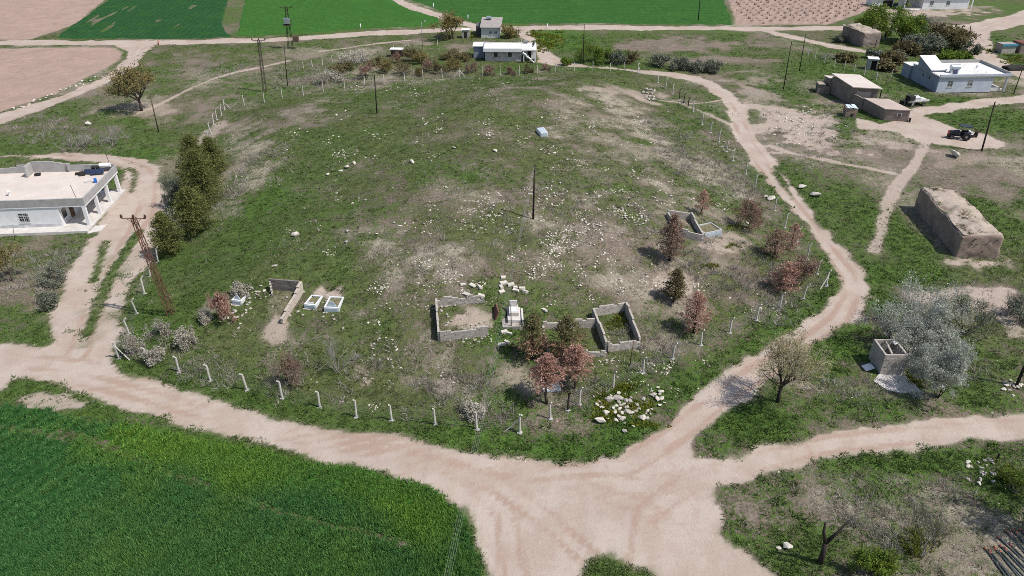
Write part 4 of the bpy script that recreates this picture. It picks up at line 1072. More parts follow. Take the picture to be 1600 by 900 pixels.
h.part("stair", M_WHITE, lambda m: [m.box(8.5 + .33 * k, 8.83 + .33 * k, -.7, .05, max(0, 2.0 - .28 * k), 2.28 - .28 * k) for k in range(8)] and None)
h.part("door", M_DARK, lambda m: m.box(9.6, 10.4, 3.15, 3.19, 0, 2.0))
h.part("solar_panel", M_PANEL, lambda m: (m.rbox((10.9, 4.3, 3.1), (.12, 3.4, .9), .0, 0, .6),))
h.part("roof_tank", M_STEEL, lambda m: m.tube([(8.6, 6.2, 3.15), (9.6, 6.2, 3.15)], .3, 9)); h.part("roof_mast", M_IRON, lambda m: m.tube([(8.2, 6.3, 2.75), (8.2, 6.3, 3.7)], .05, 4))
h.part("porch_bench", M_RUBBER, lambda m: m.box(10.6, 11.1, -.3, .2, 0, .7))

# ---- small house by the far junction
h = House("grey_cabin", "small grey cabin with sloping roof and roof tank by the far road", (752,59), -3.0)
def cab(m):
    m.wall(0, 4.7, 0, .2, 0, 2.5, [(2.0,2.7,.9,1.8), (3.3,4.0,.9,1.8)])
h.part("wall", plain("pale_green_render", (.58, .61, .59), (.50, .52, .50), 1.5, .9), cab)
h.part("wall", plain("dark_left_wall", (.13, .125, .13), (.09, .088, .09), 2, .95), lambda m: (m.add([(0,.2,0),(.2,.2,0),(.2,6.2,0),(0,6.2,0),(0,.2,2.5),(.2,.2,2.5),(.2,6.2,3.6),(0,6.2,3.6)], BOXF), m.add([(-1.6,2.6,0),(0,2.6,0),(0,6.0,0),(-1.6,6.0,0),(-1.6,2.6,2.2),(0,2.6,2.5),(0,6.0,2.9),(-1.6,6.0,2.6)], BOXF)))  # left walls given a far darker colour than the front
h.part("wall", M_GREYC, lambda m: (m.box(.2, 4.7, 6.0, 6.2, 0, 3.55), m.box(4.5, 4.7, .2, 6.0, 0, 2.5)))
h.window(2.0, 2.7, .9, 1.8, 0, False); h.window(3.3, 4.0, .9, 1.8, 0, False)
h.part("roof", M_ROOFG, lambda m: m.add([(-.3,-.4,2.5),(5.1,-.4,2.5),(5.1,6.5,3.68),(-.3,6.5,3.68),(-.3,-.4,2.62),(5.1,-.4,2.62),(5.1,6.5,3.80),(-.3,6.5,3.80)], BOXF))
h.part("water_tank", M_TANK, lambda m: m.tube([(1.0, 4.6, 4.05), (2.3, 4.6, 4.05)], .42, 10)); [h.part("tank_stand", M_STEEL, lambda m: m.box(xx, xx + .15, 4.3, 4.9, 3.3, 3.75)) for xx in (1.1, 2.0)]
m = House("hut", "tiny pale hut with open front left of the grey cabin", (722,60), 0.0, "hut"); m.part("wall", M_GREYC, lambda q: q.box(0, 1.8, 0, 1.8, 0, 2.0)); m.part("roof", M_ROOFW, lambda q: q.box(-.1, 1.9, -.15, 1.9, 2.0, 2.1)); m.part("door", M_DARK, lambda q: q.box(.5, 1.3, -.02, .01, .02, 1.6))  # dark sheet painted for the shade of the open front

# ---- mud-brick houses
def mud_house(name, label, cpx, yaw, W, DP, H, mat, roofmat, seed, topfn=None, front=None, rnd=.22, batter=.03):
    h = House(name, label, cpx, yaw)
    V, T = lump(W, DP, H, .25, rnd, .08, seed, batter, topfn); m = MB(); m.add(V - [0, 0, .15], T); m.build("wall", mat, h.root, True)
    V, T = lump(W - .5, DP - .5, .35, .28, .16, .08, seed + 3, 0, topfn); m = MB(); m.add(V + [.25, .25, H - .38], T); m.build("roof", roofmat, h.root, True)
    return h
ridge = lambda x, y: .35 * np.exp(-((x - 2.2) / 1.5) ** 2) - .25 + .30 * fbm(x, y, 2.3, 3, 5)
h = mud_house("mud_brick_house", "long windowless mud-brick house with grass growing on its roof", (1492,402), -6.0, 4.9, 14.2, 3.2, M_ADOBE, M_MUD, 2, ridge, rnd=.12)
for k in range(9):
    xx = .5 + 3.9 * RNG.random(); zz = (.9, 1.75, 2.35, 2.45)[k % 4] + .06 * RNG.normal(); h.part("wall_hole", M_DARK, lambda m: m.rbox((xx, .07, zz), (.09 * (1 + RNG.random()), .12, .08)))
for k in range(7): h.part("roof_pole", M_WOOD, lambda m: m.tube([(4.7, 1.2 + 1.9 * k, 2.95), (5.25, 1.25 + 1.9 * k, 2.93)], .06, 5))
EXTRA_TUFTS = []
for k in range(900):   # grass that has rooted in the earth roof
    u, v = RNG.uniform(.5, 4.4), RNG.uniform(.6, 13.6)
    if fbm(np.array([u]), np.array([v]), 2.2, 3, 66)[0] + .35 * (u > 2.4) > .12:
        ca, sa = math.cos(math.radians(-6)), math.sin(math.radians(-6)); EXTRA_TUFTS.append((h.root.location.x + u * ca - v * sa, h.root.location.y + u * sa + v * ca, h.root.location.z + 3.12 + float(ridge(u, v))))
h = mud_house("mud_barn", "dark mud-brick barn with crumbling pale eaves by the far orchard", (1346,74), 10.0, 4.7, 9.6, 3.5, M_ADOBED, M_MUD, 7, lambda x, y: .25 * fbm(x, y, 1.8, 3, 9))
for k in range(9): h.part("eave_slab", M_MUD, lambda m: m.rbox((-.1, .8 + 1.0 * k, 3.42 + .06 * RNG.normal()), (.7, .8, .12), .2 * RNG.normal(), .1 * RNG.normal(), .15))
h.part("gate_post", M_WOOD, lambda m: m.tube([(3.0, -.8, 0), (3.05, -.8, 1.7)], .09, 6))
h = House("mud_farmhouse", "long mud-brick farmhouse with low flat front wing and raised rear room", (1379,188), -12.0)
V, T = lump(4.3, 6.2, 2.1, .3, .12, .04, 12, .02); m = MB(); m.add(V - [0, 0, .1], T); m.build("front_wing", M_ADOBED, h.root, True)
h.part("wing_roof", M_MUDF, lambda m: m.box(-.12, 4.42, -.12, 6.2, 1.98, 2.12, .02))
h.part("window", M_GLASS, lambda m: m.box(2.2, 2.8, -.03, .05, .95, 1.45)); h.part("window_frame", M_IRON, lambda m: (m.box(2.12, 2.2, -.06, .04, .88, 1.52), m.box(2.8, 2.88, -.06, .04, .88, 1.52), m.box(2.2, 2.8, -.06, .04, 1.45, 1.52)))
h.part("yard_wall", M_ADOBED, lambda m: m.box(-.02, .3, 6.2, 9.6, -.1, 1.9, .03))
h.part("rear_room", M_ADOBED, lambda m: (m.box(-.3, 4.4, 9.6, 16.2, -.1, 3.2, .02), m.box(-.5, 2.0, 16.2, 18.2, -.1, 2.6, .02)))
h.part("rear_roof", M_ROOFB, lambda m: m.add([(-.5,9.1,3.05),(4.7,9.1,3.05),(4.7,16.4,3.55),(-.5,16.4,3.55),(-.5,9.1,3.2),(4.7,9.1,3.2),(4.7,16.4,3.72),(-.5,16.4,3.72)], BOXF))
h.part("annex_roof", M_ROOFB, lambda m: m.box(-.65, 2.1, 16.42, 18.4, 2.6, 2.74))
h.part("rear_arch", M_MUDF, lambda m: m.prism([(.6,9.52),(3.2,9.52),(3.2,9.6),(.6,9.6)], 0, 2.3)); h.part("porch_pole", M_WOOD, lambda m: m.tube([(4.3, 8.6, 0), (4.3, 8.7, 3.0)], .09, 6))
h.part("downpipe", M_RUBBER, lambda m: m.tube([(4.35, -.15, 0), (4.35, -.15, .8)], .15, 6))
for o in h.root.children:   # the plan is a skewed one: its long sides run off to the left
    for v in o.data.vertices: v.co.x -= .40 * v.co.y
h = House("mud_hut", "small mud hut with silver sheet roof beside the mud farmhouse", (1320,183), -8.0, "hut")
h.part("wall", M_ADOBE, lambda m: m.box(0, 2.0, 0, 1.9, -.1, 1.65, .03)); h.part("roof", M_SHEET, lambda m: [m.rbox((.5 + .5 * k, .95, 1.72 + .02 * k), (.75, 2.1, .06), .1 * RNG.normal(), .05 * RNG.normal(), .08 * RNG.normal()) for k in range(3)] and None); h.part("doorway", M_DARK, lambda m: m.box(.9, 1.4, -.05, -.02, -.05, .7))
h = House("ruined_hut", "broken mud hut with pinkish walls left of the mud farmhouse", (1277,146), -10.0, "hut")
h.part("wall", M_ADOBED, lambda m: m.box(0, 1.2, 0, 2.6, -.1, 1.7, .06)); h.part("wall", M_ADOBE, lambda m: (m.box(1.2, 2.4, .2, .5, -.1, 1.3, .08), m.box(2.1, 2.4, .5, 2.4, -.1, 1.0, .08))); h.part("roof", M_MUD, lambda m: m.box(-.1, 1.3, -.1, 2.7, 1.7, 1.85, .05))
h = House("outhouse", "narrow grey outhouse with dark doorway in the fenced plot", (1354,109), -16.0, "outhouse")
h.part("wall", M_GREYC, lambda m: (m.box(0, .2, 0, 2.0, 0, 2.3), m.box(.2, 2.0, 1.8, 2.0, 0, 2.3), m.box(1.8, 2.0, 0, 1.8, 0, 2.3), m.box(.2, .7, 0, .2, 0, 2.3), m.box(.7, 1.8, 0, .2, 2.0, 2.3))); h.part("roof", M_ROOFW, lambda m: m.box(-.15, 2.15, -.2, 2.2, 2.3, 2.42)); h.part("doorway", M_DARK, lambda m: m.box(.7, 1.8, .5, .55, 0, 2.0))
h = House("block_hut", "grey hut with bright blue tarpaulin edge at the far right", (1564,84), 4.0, "hut")
h.part("wall", M_BLOCK, lambda m: m.box(0, 3.3, 0, 2.6, -.1, 2.0, .02)); h.part("roof", M_ROOFG, lambda m: m.box(-.1, 3.4, -.1, 2.7, 2.0, 2.12)); h.part("tarpaulin", M_TARP, lambda m: m.box(-.15, 3.45, -.18, -.102, 1.72, 2.2, .03))
h = House("dark_hut", "dark brick hut cut off by the right edge behind the blue-edged hut", (1592,84), 4.0, "hut")
h.part("wall", M_ADOBED, lambda m: m.box(0, 3.4, 0, 3.0, -.1, 2.3, .03)); h.part("roof", plain("rust_red_roof", (.20, .09, .07), None, 2, .9), lambda m: m.box(-.15, 3.6, -.15, 3.2, 2.3, 2.45))
h = House("farm_building", "long white farm building with shaded porch cut by the top edge", (1440,15), 3.0)
h.part("wall", M_WHITE, lambda m: (m.wall(0, 14.0, 0, .25, 0, 3.2, [(2.0,3.2,1.1,2.4), (7.0,8.2,1.1,2.4)]), m.box(0, .25, .25, 9, 0, 3.2), m.box(13.75, 14.0, .25, 9, 0, 3.2), m.box(-5.0, 0, 4.5, 4.75, 0, 3.2)))
h.window(2.0, 3.2, 1.1, 2.4); h.window(7.0, 8.2, 1.1, 2.4)
h.part("roof", M_ROOFW, lambda m: m.box(-6, 14.4, -.4, 9.3, 3.2, 3.45)); h.part("porch_floor", M_SLAB, lambda m: m.box(-6, 0, 0, 4.5, 0, .3)); h.part("porch_column", M_WHITE, lambda m: m.box(-5.6, -5.2, .1, .5, .3, 3.2)); h.part("porch_column", M_WHITE, lambda m: m.box(15.0, 15.3, .1, .4, 0, 3.2))
h.part("doorway", M_DARK, lambda m: m.box(-3.2, -2.2, 4.42, 4.48, .3, 2.3)); h.part("step", M_SLAB, lambda m: m.box(-4, -1, -1.2, 0, 0, .18))
h = House("low_shed", "low white shed with dark left side left of the farm building", (1362,10), 2.0, "shed")
h.part("wall", M_WHITE, lambda m: m.box(0, 6.5, 0, 4, 0, 2.0)); h.part("opening", M_DARK, lambda m: m.box(3.2, 6.2, -.03, .01, 0, 1.7)); h.part("roof", M_ROOFW, lambda m: m.box(-.2, 6.7, -.3, 4.2, 2.0, 2.2))
h = House("pump_hut", "tiny white-topped hut among the shrubs behind the mound fence", (611,89), -4.0, "hut")
h.part("wall", plain("dark_red_brick", (.10, .065, .055), None, 3, .9), lambda m: m.box(0, 2.6, 0, 1.6, -.1, 1.6)); h.part("roof", M_ROOFW, lambda m: m.box(-.2, 2.8, -.2, 1.8, 1.6, 1.75)); h.part("mud_heap", M_MUD, lambda m: m.add(*[(lambda q: (q[0] + [2.6, .2, -.1], q[1]))(lump(1.3, 1.2, 1.2, .3, .5, .1, 3))][0]))

# ---- block shed in the right foreground
h = House("block_shed", "roofless cement-block shed with a concrete slab before it", (1374,586), 0.0, "shed")
def blocks(m, x0, x1, y0, y1, h, along, gap=()):
    n = int(h / .2); L_ = (x1 - x0) if along == 'x' else (y1 - y0); nb = int(round(L_ / .4)); s = L_ / nb
    for c in range(n):
        off = (c % 2) * .5
        for k in range(nb + (c % 2)):
            a = max(0, (k - off) * s); b = min(L_, (k + 1 - off) * s)
            if b - a < .05 or (c, k) in gap: continue
            j = RNG.normal(0, .007); e = .003
            if along == 'x': m.box(x0 + a + e, x0 + b - e, y0 + j, y1 + j, c * .2 + .002 - .1, c * .2 + .197 - .1, .003)
            else: m.box(x0 + j, x1 + j, y0 + a + e, y0 + b - e, c * .2 + .002 - .1, c * .2 + .197 - .1, .003)
    m.box(x0 + .012, x1 - .012, y0 + .012, y1 - .012, -.1, h - .12)
h.part("front_wall", M_BLOCK, lambda m: blocks(m, 0, 2.15, 0, .2, 2.4, 'x'))
h.part("side_wall", M_BLOCK, lambda m: blocks(m, 0, .2, .21, 2.4, 2.4, 'y')); h.part("side_wall", M_BLOCK, lambda m: blocks(m, 1.95, 2.15, .21, 2.4, 2.4, 'y')); h.part("rear_wall", M_BLOCK, lambda m: blocks(m, 0, 2.15, 2.41, 2.6, 2.4, 'x'))
for o in h.root.children: o["kind"] = "stuff"
h.part("beam", M_BLOCK, lambda m: m.rbox((.9, 1.3, 2.2), (.16, 2.1, .16), -.15)); h.part("beam", M_WHITE, lambda m: m.rbox((1.7, 1.9, 2.36), (.5, .4, .06), .5)); h.part("floor_slab", M_SLAB, lambda m: m.prism([(-1.0,-1.0),(-.3,-2.3),(.9,-2.75),(2.75,-2.6),(2.5,-.8),(2.2,-.02),(-.1,-.02)], -.1, .10))
h.part("door_slab", M_WHITE, lambda m: m.rbox((-.75, .9, .25), (.9, .75, .07), .2, .1, -.25)); h.part("door_frame", M_STEEL, lambda m: m.tube([(-.45, 1.2, 0), (-.45, 1.2, 1.5)], .05, 5))

# ---- farm vehicles
x, y, z = at1(1497, 217)
t = thing("tractor", (x, y, z), math.radians(165), "small dark blue tractor with red nose on the bare yard", "tractor")
def part(parent, name, mat, fn, smooth=False):
    m = MB(); fn(m); return m.build(name, mat, parent, smooth)
part(t, "chassis", M_RUBBER, lambda m: (m.box(-1.6, 1.6, -.25, .25, .5, .85), m.box(1.2, 1.7, -.35, .35, .45, .95)))
part(t, "bonnet", M_NAVY, lambda m: m.add([(.1,-.4,.85),(1.65,-.36,.85),(1.65,.36,.85),(.1,.4,.85),(.1,-.4,1.45),(1.6,-.33,1.32),(1.6,.33,1.32),(.1,.4,1.45)], BOXF))
part(t, "grille", M_RED, lambda m: m.box(1.652, 1.75, -.36, .36, .7, 1.3)); part(t, "seat", M_RUBBER, lambda m: (m.box(-1.0, -.5, -.3, .3, .95, 1.15), m.box(-1.1, -.98, -.3, .3, 1.15, 1.6)))
for yy in (-.85, .45): part(t, "mudguard", M_NAVY, lambda m: m.box(-1.45, -.35, yy, yy + .4, 1.28, 1.36))
part(t, "roof", M_NAVY, lambda m: m.box(-1.5, .3, -.8, .8, 2.25, 2.35, .02)); part(t, "roof_frame", M_STEEL, lambda m: [m.tube([(a, b, 1.0), (a, b, 2.25)], .035, 4) for a in (-1.4, .2) for b in (-.7, .7)] and None)
def wheel(parent, cx, cy, r, w):
    wv = part(parent, "wheel", M_RUBBER, lambda m: m.tube([(cx, cy - w / 2, r), (cx, cy - w * .3, r), (cx, cy + w * .3, r), (cx, cy + w / 2, r)], [r * .86, r, r, r * .86], 14)); part(wv, "hub", M_STEEL, lambda m: m.tube([(cx, cy - w * .54, r), (cx, cy + w * .54, r)], r * .36, 10))
for sy in (-.72, .72): wheel(t, -.9, sy, .68, .38); wheel(t, 1.25, sy * .9, .42, .25)
part(t, "steering_wheel", M_RUBBER, lambda m: m.tube([(-.2 + .0 * a, .22 * math.cos(a), 1.55 + .2 * math.sin(a)) for a in np.linspace(0, 6.28, 9)], .025, 4))
x, y, z = at1(1515, 214)
t = thing("junk_heap", (x, y, z), .3, "heap of pale sheets and scrap behind the tractor", "scrap heap")
for k in range(5): part(t, "sheet", (M_SHEET, M_WHITE, M_STEEL)[k % 3], lambda m: m.rbox((RNG.normal(0, .5), RNG.normal(0, .4), .35 + .14 * k), (1.1, .8, .06), RNG.random() * 3, .35 * RNG.normal(), .35 * RNG.normal()))
part(t, "barrel", M_RUBBER, lambda m: m.tube([(.9, -.3, 0), (.9, -.3, .9)], .3, 9)); part(t, "scrap_base", M_RUBBER, lambda m: m.box(-.7, .7, -.5, .5, 0, .35, .06))
x, y, z = at1(1425, 164)
t = thing("farm_trailer", (x, y, z), math.radians(8), "flatbed farm trailer loaded with dark machinery by the mud farmhouse", "trailer")
part(t, "bed", M_STEEL, lambda m: m.box(-1.4, 2.6, -.9, .9, .75, .9)); part(t, "side_board", M_ROOFW, lambda m: m.box(-.2, 2.6, -.95, -.902, .9, 1.3)); part(t, "load", M_RUBBER, lambda m: (m.rbox((-.7, 0, 1.35), (1.2, 1.2, .9), .2, 0, 0), m.rbox((-1.9, .1, .5), (.9, .9, .9), .5, 0, 0))); part(t, "load", M_IRON, lambda m: (m.rbox((.7, .2, 1.25), (1.3, 1.0, .5), .1, .2), m.rbox((1.8, 0, 1.05), (1.2, 1.2, .25), .3, .1)))
part(t, "drawbar", M_WHITE, lambda m: m.rbox((-.75, -1.15, .6), (.25, .12, 1.3), 0, .35)); wheel(t, -.6, -.95, .38, .22); wheel(t, -.6, .95, .38, .22); wheel(t, 1.6, -.95, .38, .22); wheel(t, 1.6, .95, .38, .22)

x, y, z = at1(1592, 108); t = thing("dark_lump", (x, y, z), .1, "long black lump added for a dark shape beside the road behind the blue house", "heap")  # black lump added to stand in for an unidentified dark shape
V, T = lump(7.0, 2.0, 1.0, .35, .5, .18, 9); part(t, "cover", M_RUBBER, lambda m: m.add(V - [3.5, 1.0, .2], T), True)
# ------------------------------------------------------------------ fences: concrete posts with bent heads, wire mesh between
def post_mesh(bent=True, hgt=2.05, r=.095):
    m = MB()
    if bent: m.tube([(0, 0, -.2), (0, 0, hgt - .38), (-.02, 0, hgt - .3), (-.26, 0, hgt)], [r, r * .95, r * .9, r * .7], 8)
    else: m.tube([(0, 0, -.2), (0, 0, hgt)], [r, r * .85], 8)
    return m.mesh("post", M_POST)
POST_BENT, POST_STR = post_mesh(), post_mesh(False, 1.8, .085)
def foot_mesh():
    m = MB(); V, T = lump(.42, .38, .09, .12, .06, .03, 4); m.add(V - [.21, .19, .03], T); return m.mesh("footing", M_GREYC)
FOOT = foot_mesh()
def fence(name, label, pts_px, bent=True, braces=(), mesh=True, leanamt=.03, foot=True, outward=None, dark=(), scale=1.0):
    """posts at the given picture points; wire between them"""
    P = [np.array(at1(*p)) for p in pts_px]
    root = thing(name, tuple(P[0]), 0, label, "fence")
    for i, p in enumerate(P):
        a, b = P[max(i - 1, 0)], P[min(i + 1, len(P) - 1)]
        yaw = math.atan2(b[1] - a[1], b[0] - a[0]) + math.pi / 2
        o = bpy.data.objects.new("post", POST_BENT if bent else POST_STR); link(o, root)
        o.location = tuple(p - P[0]); o.rotation_euler = (random.gauss(0, leanamt), random.gauss(0, leanamt), yaw + (math.pi if outward else 0))
        o.scale = (1, 1, random.uniform(.94, 1.06) * scale)
        if i in dark:
            o.data = o.data.copy(); o.data.materials[0] = M_WOOD
        if foot:
            f = bpy.data.objects.new("footing", FOOT); link(f, o); f.rotation_euler = (0, 0, random.random() * 6)
        if i in braces:
            for q in (a, b):
                if np.allclose(q, p): continue
                d = unit(q - p); m = MB(); e = p + d * 1.3 - P[0]; m.tube([p - P[0] + np.array([0, 0, 1.45 * scale]), (e[0], e[1], float(hz(e[0] + P[0][0], e[1] + P[0][1])) - P[0][2] - .1)], .06, 4); m.build("brace", M_POST, root)
    if mesh:
        for i in range(len(P) - 1):
            a, b = P[i] - P[0], P[i + 1] - P[0]; L_ = np.linalg.norm(b - a); m = MB(); s = L_ * .006
            for zz in (.12, .32, .52, .72, .92, 1.12, 1.32, 1.5): m.tube([a + [0, 0, zz * scale], (a + b) / 2 + [0, 0, zz * scale - s * 2], b + [0, 0, zz * scale]], .0042, 3, cap=False)
            nv = int(L_ / .16)
            for k in range(1, nv):
                q = a + (b - a) * k / nv; m.tube([q + [0, 0, .06], q + [0, 0, 1.5 * scale]], .0022, 3, cap=False)
            m.build("wire_mesh", M_WIRE, root, kind="stuff")
    return root
fence("mesh_fence", "concrete-post wire fence along the front foot of the mound beside the road", [(186,560),(232,567),(280,581),(329,595),(386,609),(441,622),(500,637),(557,652),(612,657),(680,663),(745,671),(812,675)], braces=(0, 11))
fence("mesh_fence", "concrete-post wire fence curving from the rock heap to the right corner of the mound", [(812,676),(860,654),(887,641),(905,632),(958,607),(1005,582),(1051,560),(1095,539),(1140,520),(1182,500),(1218,482),(1255,466),(1291,447)], braces=(12,), dark=(2,))
fence("mesh_fence", "concrete-post wire fence up the right flank of the mound along the bending road", [(1291,446),(1276,428),(1261,405),(1245,377),(1226,356),(1210,329),(1180,292),(1165,272),(1145,251),(1135,237),(1123,222),(1110,207),(1097,195),(1083,175),(1075,168),(1068,162),(1062,155),(1051,147),(1040,138),(1028,129),(997,113)], braces=(20,), dark=(14, 15, 16), leanamt=.05)
fence("mesh_fence", "straight-post wire fence along the far foot of the mound before the white-roofed house", [(997,113),(976,111),(953,112),(926,110),(897,111),(868,113),(840,116),(811,117),(782,118),(754,119),(718,121),(691,122),(661,124),(632,127),(600,131),(570,134),(538,138),(505,143),(474,149),(441,153),(413,160),(382,165),(351,172)], bent=False, braces=(10, 22), foot=False, scale=1.05)
fence("mesh_fence", "concrete-post wire fence down the left foot of the mound past the conifers", [(351,172),(346,180),(339,187),(334,195),(330,209),(325,221),(310,255),(296,285),(282,330),(274,347),(260,380),(247,410),(235,432),(226,459),(214,490),(202,522),(187,559)], outward=True, leanamt=.07)
fence("plot_fence", "low post fence round the shrub plot left of the pump hut", [(474,107),(488,104),(504,102),(519,96),(530,92),(540,90),(548,86),(557,83),(567,84),(592,82),(615,80),(638,78),(684,72)], bent=False, braces=(8,), foot=False, mesh=False, scale=.8)
fence("plot_fence", "post fence in front of the outhouse plot at the upper right", [(1262,88),(1273,92),(1288,98),(1303,105),(1319,108),(1334,112),(1350,118),(1369,125),(1392,121)], bent=False, braces=(7,), foot=False, scale=.95)
fence("plot_fence", "short dark post row standing in the weeds at the right foreground edge", [(1556,722),(1574,738),(1591,762)], bent=False, foot=False, mesh=False, dark=(0, 1, 2), scale=.55)

# ------------------------------------------------------------------ poles and pylons
def lattice(name, label, base, toppx, w0, w1, arms, mat, cat="pylon", nseg=9):
    b = np.array(at1(*base)); t = above(base, toppx) - b
    root = thing(name, tuple(b), 0, label, cat)
    def corner(s, k):
        w = (w0 + (w1 - w0) * s) / 2; return t * s + np.array([(-1, 1, 1, -1)[k] * w, (-1, -1, 1, 1)[k] * w, 0])
    for k in range(4): MB().tube([corner(0, k) - [0, 0, .2], corner(1, k)], .055, 4).build("leg", mat, root)
    m = MB()
    for i in range(nseg):
        s0, s1 = i / nseg, (i + 1) / nseg
        for k in range(4):
            q = (k + 1) % 4
            m.tube([corner(s0, k), corner(s1, q)] if i % 2 else [corner(s0, q), corner(s1, k)], .026, 3, cap=False)
    m.build("lattice_bracing", mat, root, kind="stuff")
    for zf, half, nins in arms:
        o = t * zf; a = MB().tube([o + [-half, 0, 0], o + [half, 0, 0]], .055, 4).build("cross_arm", mat, root)
        for k in range(nins):
            q = o + np.array([-half + 2 * half * k / max(nins - 1, 1), 0, .05])
            MB().tube([q, q + [0, 0, .12], q + [0, 0, .2], q + [0, 0, .36]], [.06, .15, .11, .08], 8).build("insulator", M_INS, a)
        MB().tube([o + [-half * .6, 0, 0], o - t * .07], .03, 3).build("arm_brace", mat, root); MB().tube([o + [half * .6, 0, 0], o - t * .07], .03, 3).build("arm_brace", mat, root)
    return root, b, t
lattice("lattice_pylon", "rusty lattice power pylon leaning over the left-hand track", (268,490), (208,340), .62, .34, [(.99, 1.15, 3)], M_RUST)
lattice("lattice_pylon", "dark lattice pylon standing in the meadow behind the left end of the mound", (414,144), (404,63), .6, .34, [(1.0, 1.25, 3)], plain("dark_steel", (.10, .085, .07), None, 3, .8))
r_, b_, t_ = lattice("transformer_tower", "lattice tower carrying a grey transformer beside the far road", (454,76), (447,12), 1.1, .45, [(1.0, 1.4, 3), (.66, .8, 2)], M_WOOD, "tower")
part(r_, "transformer", M_TANK, lambda m: (m.rbox(t_ * .70 + np.array([0, -.7, 0]), (1.2, .8, 1.2)),)); part(r_, "platform", M_WOOD, lambda m: m.rbox(t_ * .60 + np.array([0, -.5, 0]), (1.9, 1.4, .12))); part(r_, "lamp_arm", M_STEEL, lambda m: m.tube([t_ * .68, t_ * .70 + [1.6, -.2, .2]], .04, 4)); part(r_, "meter_box", plain("brown_box", (.13, .09, .07), None, 3, .8), lambda m: m.box(.9, 2.2, -.3, .6, 1.6, 2.9))
def pole(name, label, base, toppx, r, mat, arm=None, cat="pole"):
    b = np.array(at1(*base)); t = above(base, toppx) - b; root = thing(name, tuple(b), 0, label, cat)
    MB().tube([(0, 0, -.3), t * .5, t], [r, r * .85, r * .65], 7).build("shaft", mat, root, True)
    if arm == "lamp":
        MB().tube([t * .97, t * 1.01 + [.7, -.1, .1]], .03, 4).build("lamp_arm", M_STEEL, root); MB().rbox(t * 1.01 + [.85, -.1, .1], (.55, .22, .14)).build("lamp_head", M_IRON, root)
    if arm == "pins":
        for k in range(3): MB().tube([t * (1 - .05 * k) + [.02, -.12, 0], t * (1 - .05 * k) + [.02, -.12, .18]], [.05, .03], 6).build("insulator", M_INS, root)
    return root, b, t
r0, mb_, mt_ = pole("power_pole", "dark wooden power pole standing alone in the middle of the mound", (833,342), (835.5,258), .13, M_WOOD, "pins")
pole("power_pole", "dark wooden pole on the upper left of the mound", (589,177), (585,117), .12, M_WOOD, "pins")
pole("power_pole", "thin wooden pole in the meadow right of the lattice pylon", (449,134), (444,70), .10, M_WOOD)
pole("power_pole", "leaning wooden pole beside the solitary tree at the upper left", (248,207), (234,146), .11, M_BARK)
pole("street_lamp", "slim street lamp pole behind the shrub plot", (660,76), (658.5,34), .08, M_STEEL, "lamp", "street lamp")
pole("power_pole", "dark pole rising from the green bushes beside the ring road", (911,100), (913,38), .12, M_WOOD)
pole("power_pole", "dark pole in the far green field at the top edge", (1091,32), (1095,-14), .15, M_WOOD)
pole("power_pole", "wooden pole at the edge of the bare ground left of the mud farmhouse", (1224,140), (1237,65), .11, M_WOOD, "pins")
pole("power_pole", "wooden pole behind the fenced plot, farther of the upper right pair", (1249,111), (1259,53), .10, M_WOOD)
pole("power_pole", "black wooden pole standing right of the tractor", (1534,236), (1554.5,160), .14, M_WOOD, "pins")
pole("power_pole", "thin dark pole behind the blue house at the right edge", (1584,146), (1600,101), .10, M_WOOD)
pole("power_pole", "dark pole rising out of a stone ring at the right edge", (1588,603), (1646,470), .14, M_WOOD)
pole("iron_stake", "rusty iron stake in front of the twin block enclosures", (984,571), (991,528), .045, M_RUST, None, "stake"); pole("iron_stake", "short dark stake beside the stepped stone tomb", (799,513), (798,476), .05, M_WOOD, None, "stake")
pole("grave_marker", "thin black rod on the house corner side of the porch house lawn", (23,376), (20,352), .03, M_WOOD, None, "rod")
pole("iron_stake", "small dark post by the far right road junction", (1516,48), (1517,40), .12, M_WOOD, None, "post"); pole("road_marker", "small red roadside marker at the upper left junction", (247,70), (247,63), .16, M_RED, None, "marker")
for q, lab in (((677,12), "small white marker in the field left of the diagonal track"), ((731,30), "white marker standing left of the grey cabin"), ((855,44), "white marker by the far road right of the cabin"), ((563,44), "white marker at the edge of the bright green field")):
    pole("field_marker", lab, q, (q[0], q[1] - 7), .17, M_WHITE, None, "marker")
# cables from the pole on the mound to the next pole behind the viewer
w = thing("power_cable", tuple(mb_ + mt_), 0, "bundle of thin pale cables running from the mound pole over the road", "cable")
s_ = np.array(flat(696, 896, 7.2) + (7.2,)) - (mb_ + mt_)
for k in range(4):
    off = np.array([(k - 1.5) * .13, 0, 0]); m = MB()
    pts = [off * (0.3 + .7 * min(1, t * 3)) + s_ * 2.2 * t - np.array([0, 0, 1.1 * 4 * t * (1 - t)]) + np.array([0, 0, .6 * t]) for t in np.linspace(0, 1, 26)]
    m.tube(pts, .0045, 3, cap=False).build("strand", plain("pale_cable", (.55, .55, .54), None, 3, .5), w)
